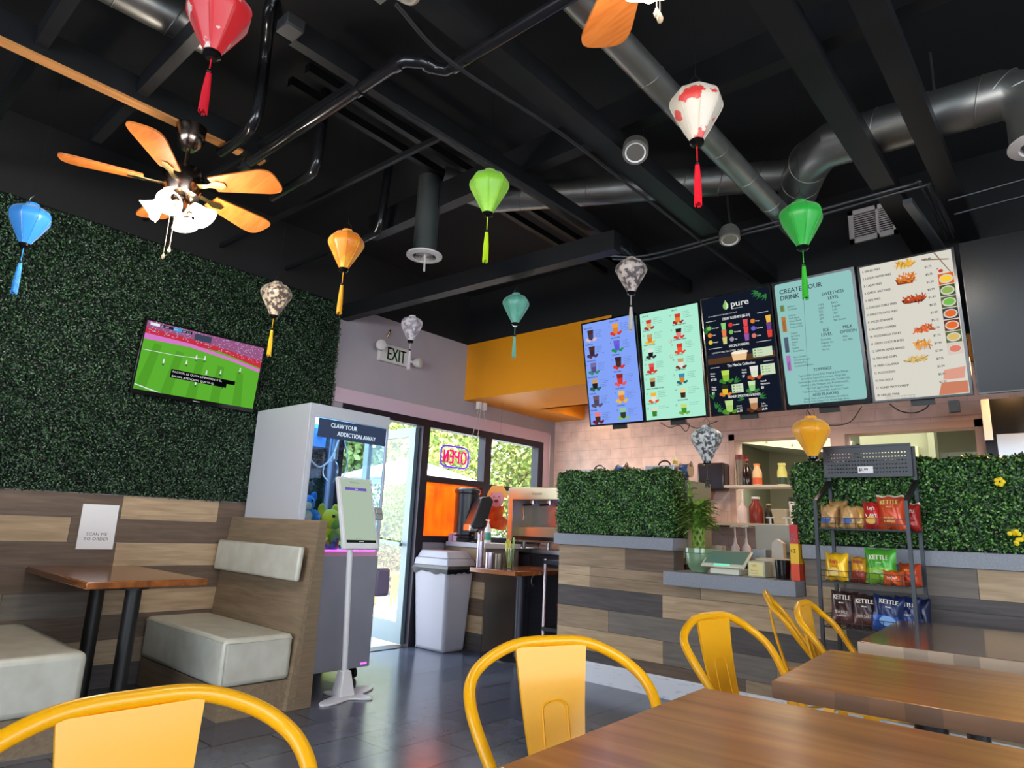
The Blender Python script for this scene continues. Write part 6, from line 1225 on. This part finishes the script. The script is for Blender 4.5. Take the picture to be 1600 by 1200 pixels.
# ------------------------------------------------------------------ outside
one('patio', MB().box(-24, -8, -.25, -5.02, 30, -.03), brickmat('patio_concrete', (176, 178, 180), (186, 186, 186), (140, 140, 142), 1.2, 1.2, .8, 'XY', .008, 0), 'pale concrete patio outside the door', 'patio')
def foliage(name, label, cat, c, rad, n, size, m, trunk=None, seed=1, core=None, grp=None):
    rg = np.random.default_rng(seed); bl = rg.normal(size=(9, 3)) * np.array(rad) * .42 + np.array(c); bl[0] = c
    def sf(r_, k):
        P = np.zeros((k, 3)); d = r_.normal(size=(k, 3)); d /= np.linalg.norm(d, axis=1)[:, None]; b = r_.integers(0, 9, k); q = r_.random((k, 1)) ** .4
        P = bl[b] + d * np.array(rad) * .62 * q; P[:, 2] = np.maximum(P[:, 2], .05); return P, d
    v = leaves(n, sf, size, seed, 1.4); t = thing(name, label, cat, (c[0], c[1], -.03), (0, 0, 0), grp)
    v = v - np.array([c[0], c[1], -.03]); o = leaf_mesh('foliage', v, m); o.parent = t
    mb = MB(); mb.tube([(0, 0, 0), (.05, .03, c[2] * .6), (0, 0, c[2])], [.12, .09, .04], 8)
    for k in range(4): a = k * 1.6; mb.tube([(0, 0, c[2] * .55), (rad[0] * .4 * math.cos(a), rad[1] * .4 * math.sin(a), c[2] * 1.1)], [.05, .02], 6)
    mb.build('trunk', mat('bark', (96, 78, 60), .9), t)
    return t
TR = leafmat('tree_leaf', [(70, 96, 34), (112, 134, 50), (160, 172, 84), (206, 200, 130)], .6)
BU = leafmat('bush_leaf', [(90, 120, 40), (150, 176, 60), (196, 206, 110)], .6)
DRY = leafmat('dry_twig', [(120, 90, 70), (170, 140, 110), (150, 160, 80)], .7)
foliage('tree', 'leafy tree outside, seen through the left end of the door opening', 'tree', (-12.0, 8.2, 3.0), (1.6, 1.6, 1.7), 9000, .15, TR, seed=3, grp='trees outside the storefront')
foliage('tree', 'leafy tree outside behind the OPEN sign', 'tree', (-13.0, 12.0, 3.1), (2.0, 2.0, 2.0), 12000, .15, TR, seed=4, grp='trees outside the storefront')
foliage('tree', 'dense leafy tree outside the right hand window', 'tree', (-12.5, 15.5, 2.8), (2.4, 2.4, 2.3), 15000, .15, TR, seed=5, grp='trees outside the storefront')
foliage('bush', 'bright green bush outside at the door opening', 'bush', (-9.6, 7.4, .95), (.9, .9, .75), 8000, .07, BU, seed=6)
foliage('bush', 'dry twiggy bush outside below the green one', 'bush', (-8.9, 6.95, .35), (.7, .9, .55), 7000, .06, DRY, seed=7)
foliage('bush', 'bright bush seen through the claw machine glass', 'bush', (-9.4, 5.4, .9), (.8, .9, .8), 7000, .07, BU, seed=8)
t = thing('patio_umbrella', 'white patio umbrella outside the window', 'umbrella', (-8.6, 7.15, -.03)); mb = MB(); mb.lathe([(1.15, 1.80), (1.15, 1.88), (.6, 2.05), (.05, 2.2)], n=8, caps=False); mb.build('canopy', mat('canopy_white', (240, 238, 240), .7), t)
mb = MB(); mb.tube([(0, 0, 0), (0, 0, 2.15)], .025, 10); mb.build('pole', WHT, t)
for i, (x, y) in enumerate(((-7.55, 6.15), (-8.1, 6.95))):
    t = thing('metal_stool', ('orange metal stool on the patio beside the door', 'orange metal stool on the patio farther from the door')[i], 'stool', (x, y, -.03)); OM = mat('stool_orange', (230, 130, 30), .4)
    mb = MB(); mb.box(-.15, -.15, .43, .15, .15, .45); mb.build('seat', OM, t, bev=.01)
    for sx in (1, -1):
        for sy in (1, -1): mb = MB(); mb.bar((sx * .13, sy * .13, .43), (sx * .18, sy * .18, 0), .03); mb.build('leg', OM, t)
# warm soffit spots: one inferred can, the rest added to brighten the block wall
def spot(name, loc, e, col, r_=.05, size=R(120)):
    l = bpy.data.lights.new(name, 'SPOT'); l.energy = e; l.color = col; l.shadow_soft_size = r_; l.spot_size = size; l.spot_blend = .6
    o = bpy.data.objects.new(name, l); COL.objects.link(o); o.location = loc; return o
spot('soffit_can_and_fill', (-3.4, 5.35, 2.36), 34, (1, .76, .56), .12, R(165)); spot('soffit_can_and_fill', (-1.9, 5.35, 2.36), 36, (1, .78, .62), .12, R(165)); spot('soffit_can_and_fill', (-.4, 5.35, 2.36), 60, (1, .55, .22), .12, R(165)); spot('soffit_can_and_fill', (-4.1, 5.9, 2.58), 6, (1, .75, .5), .08, R(150))
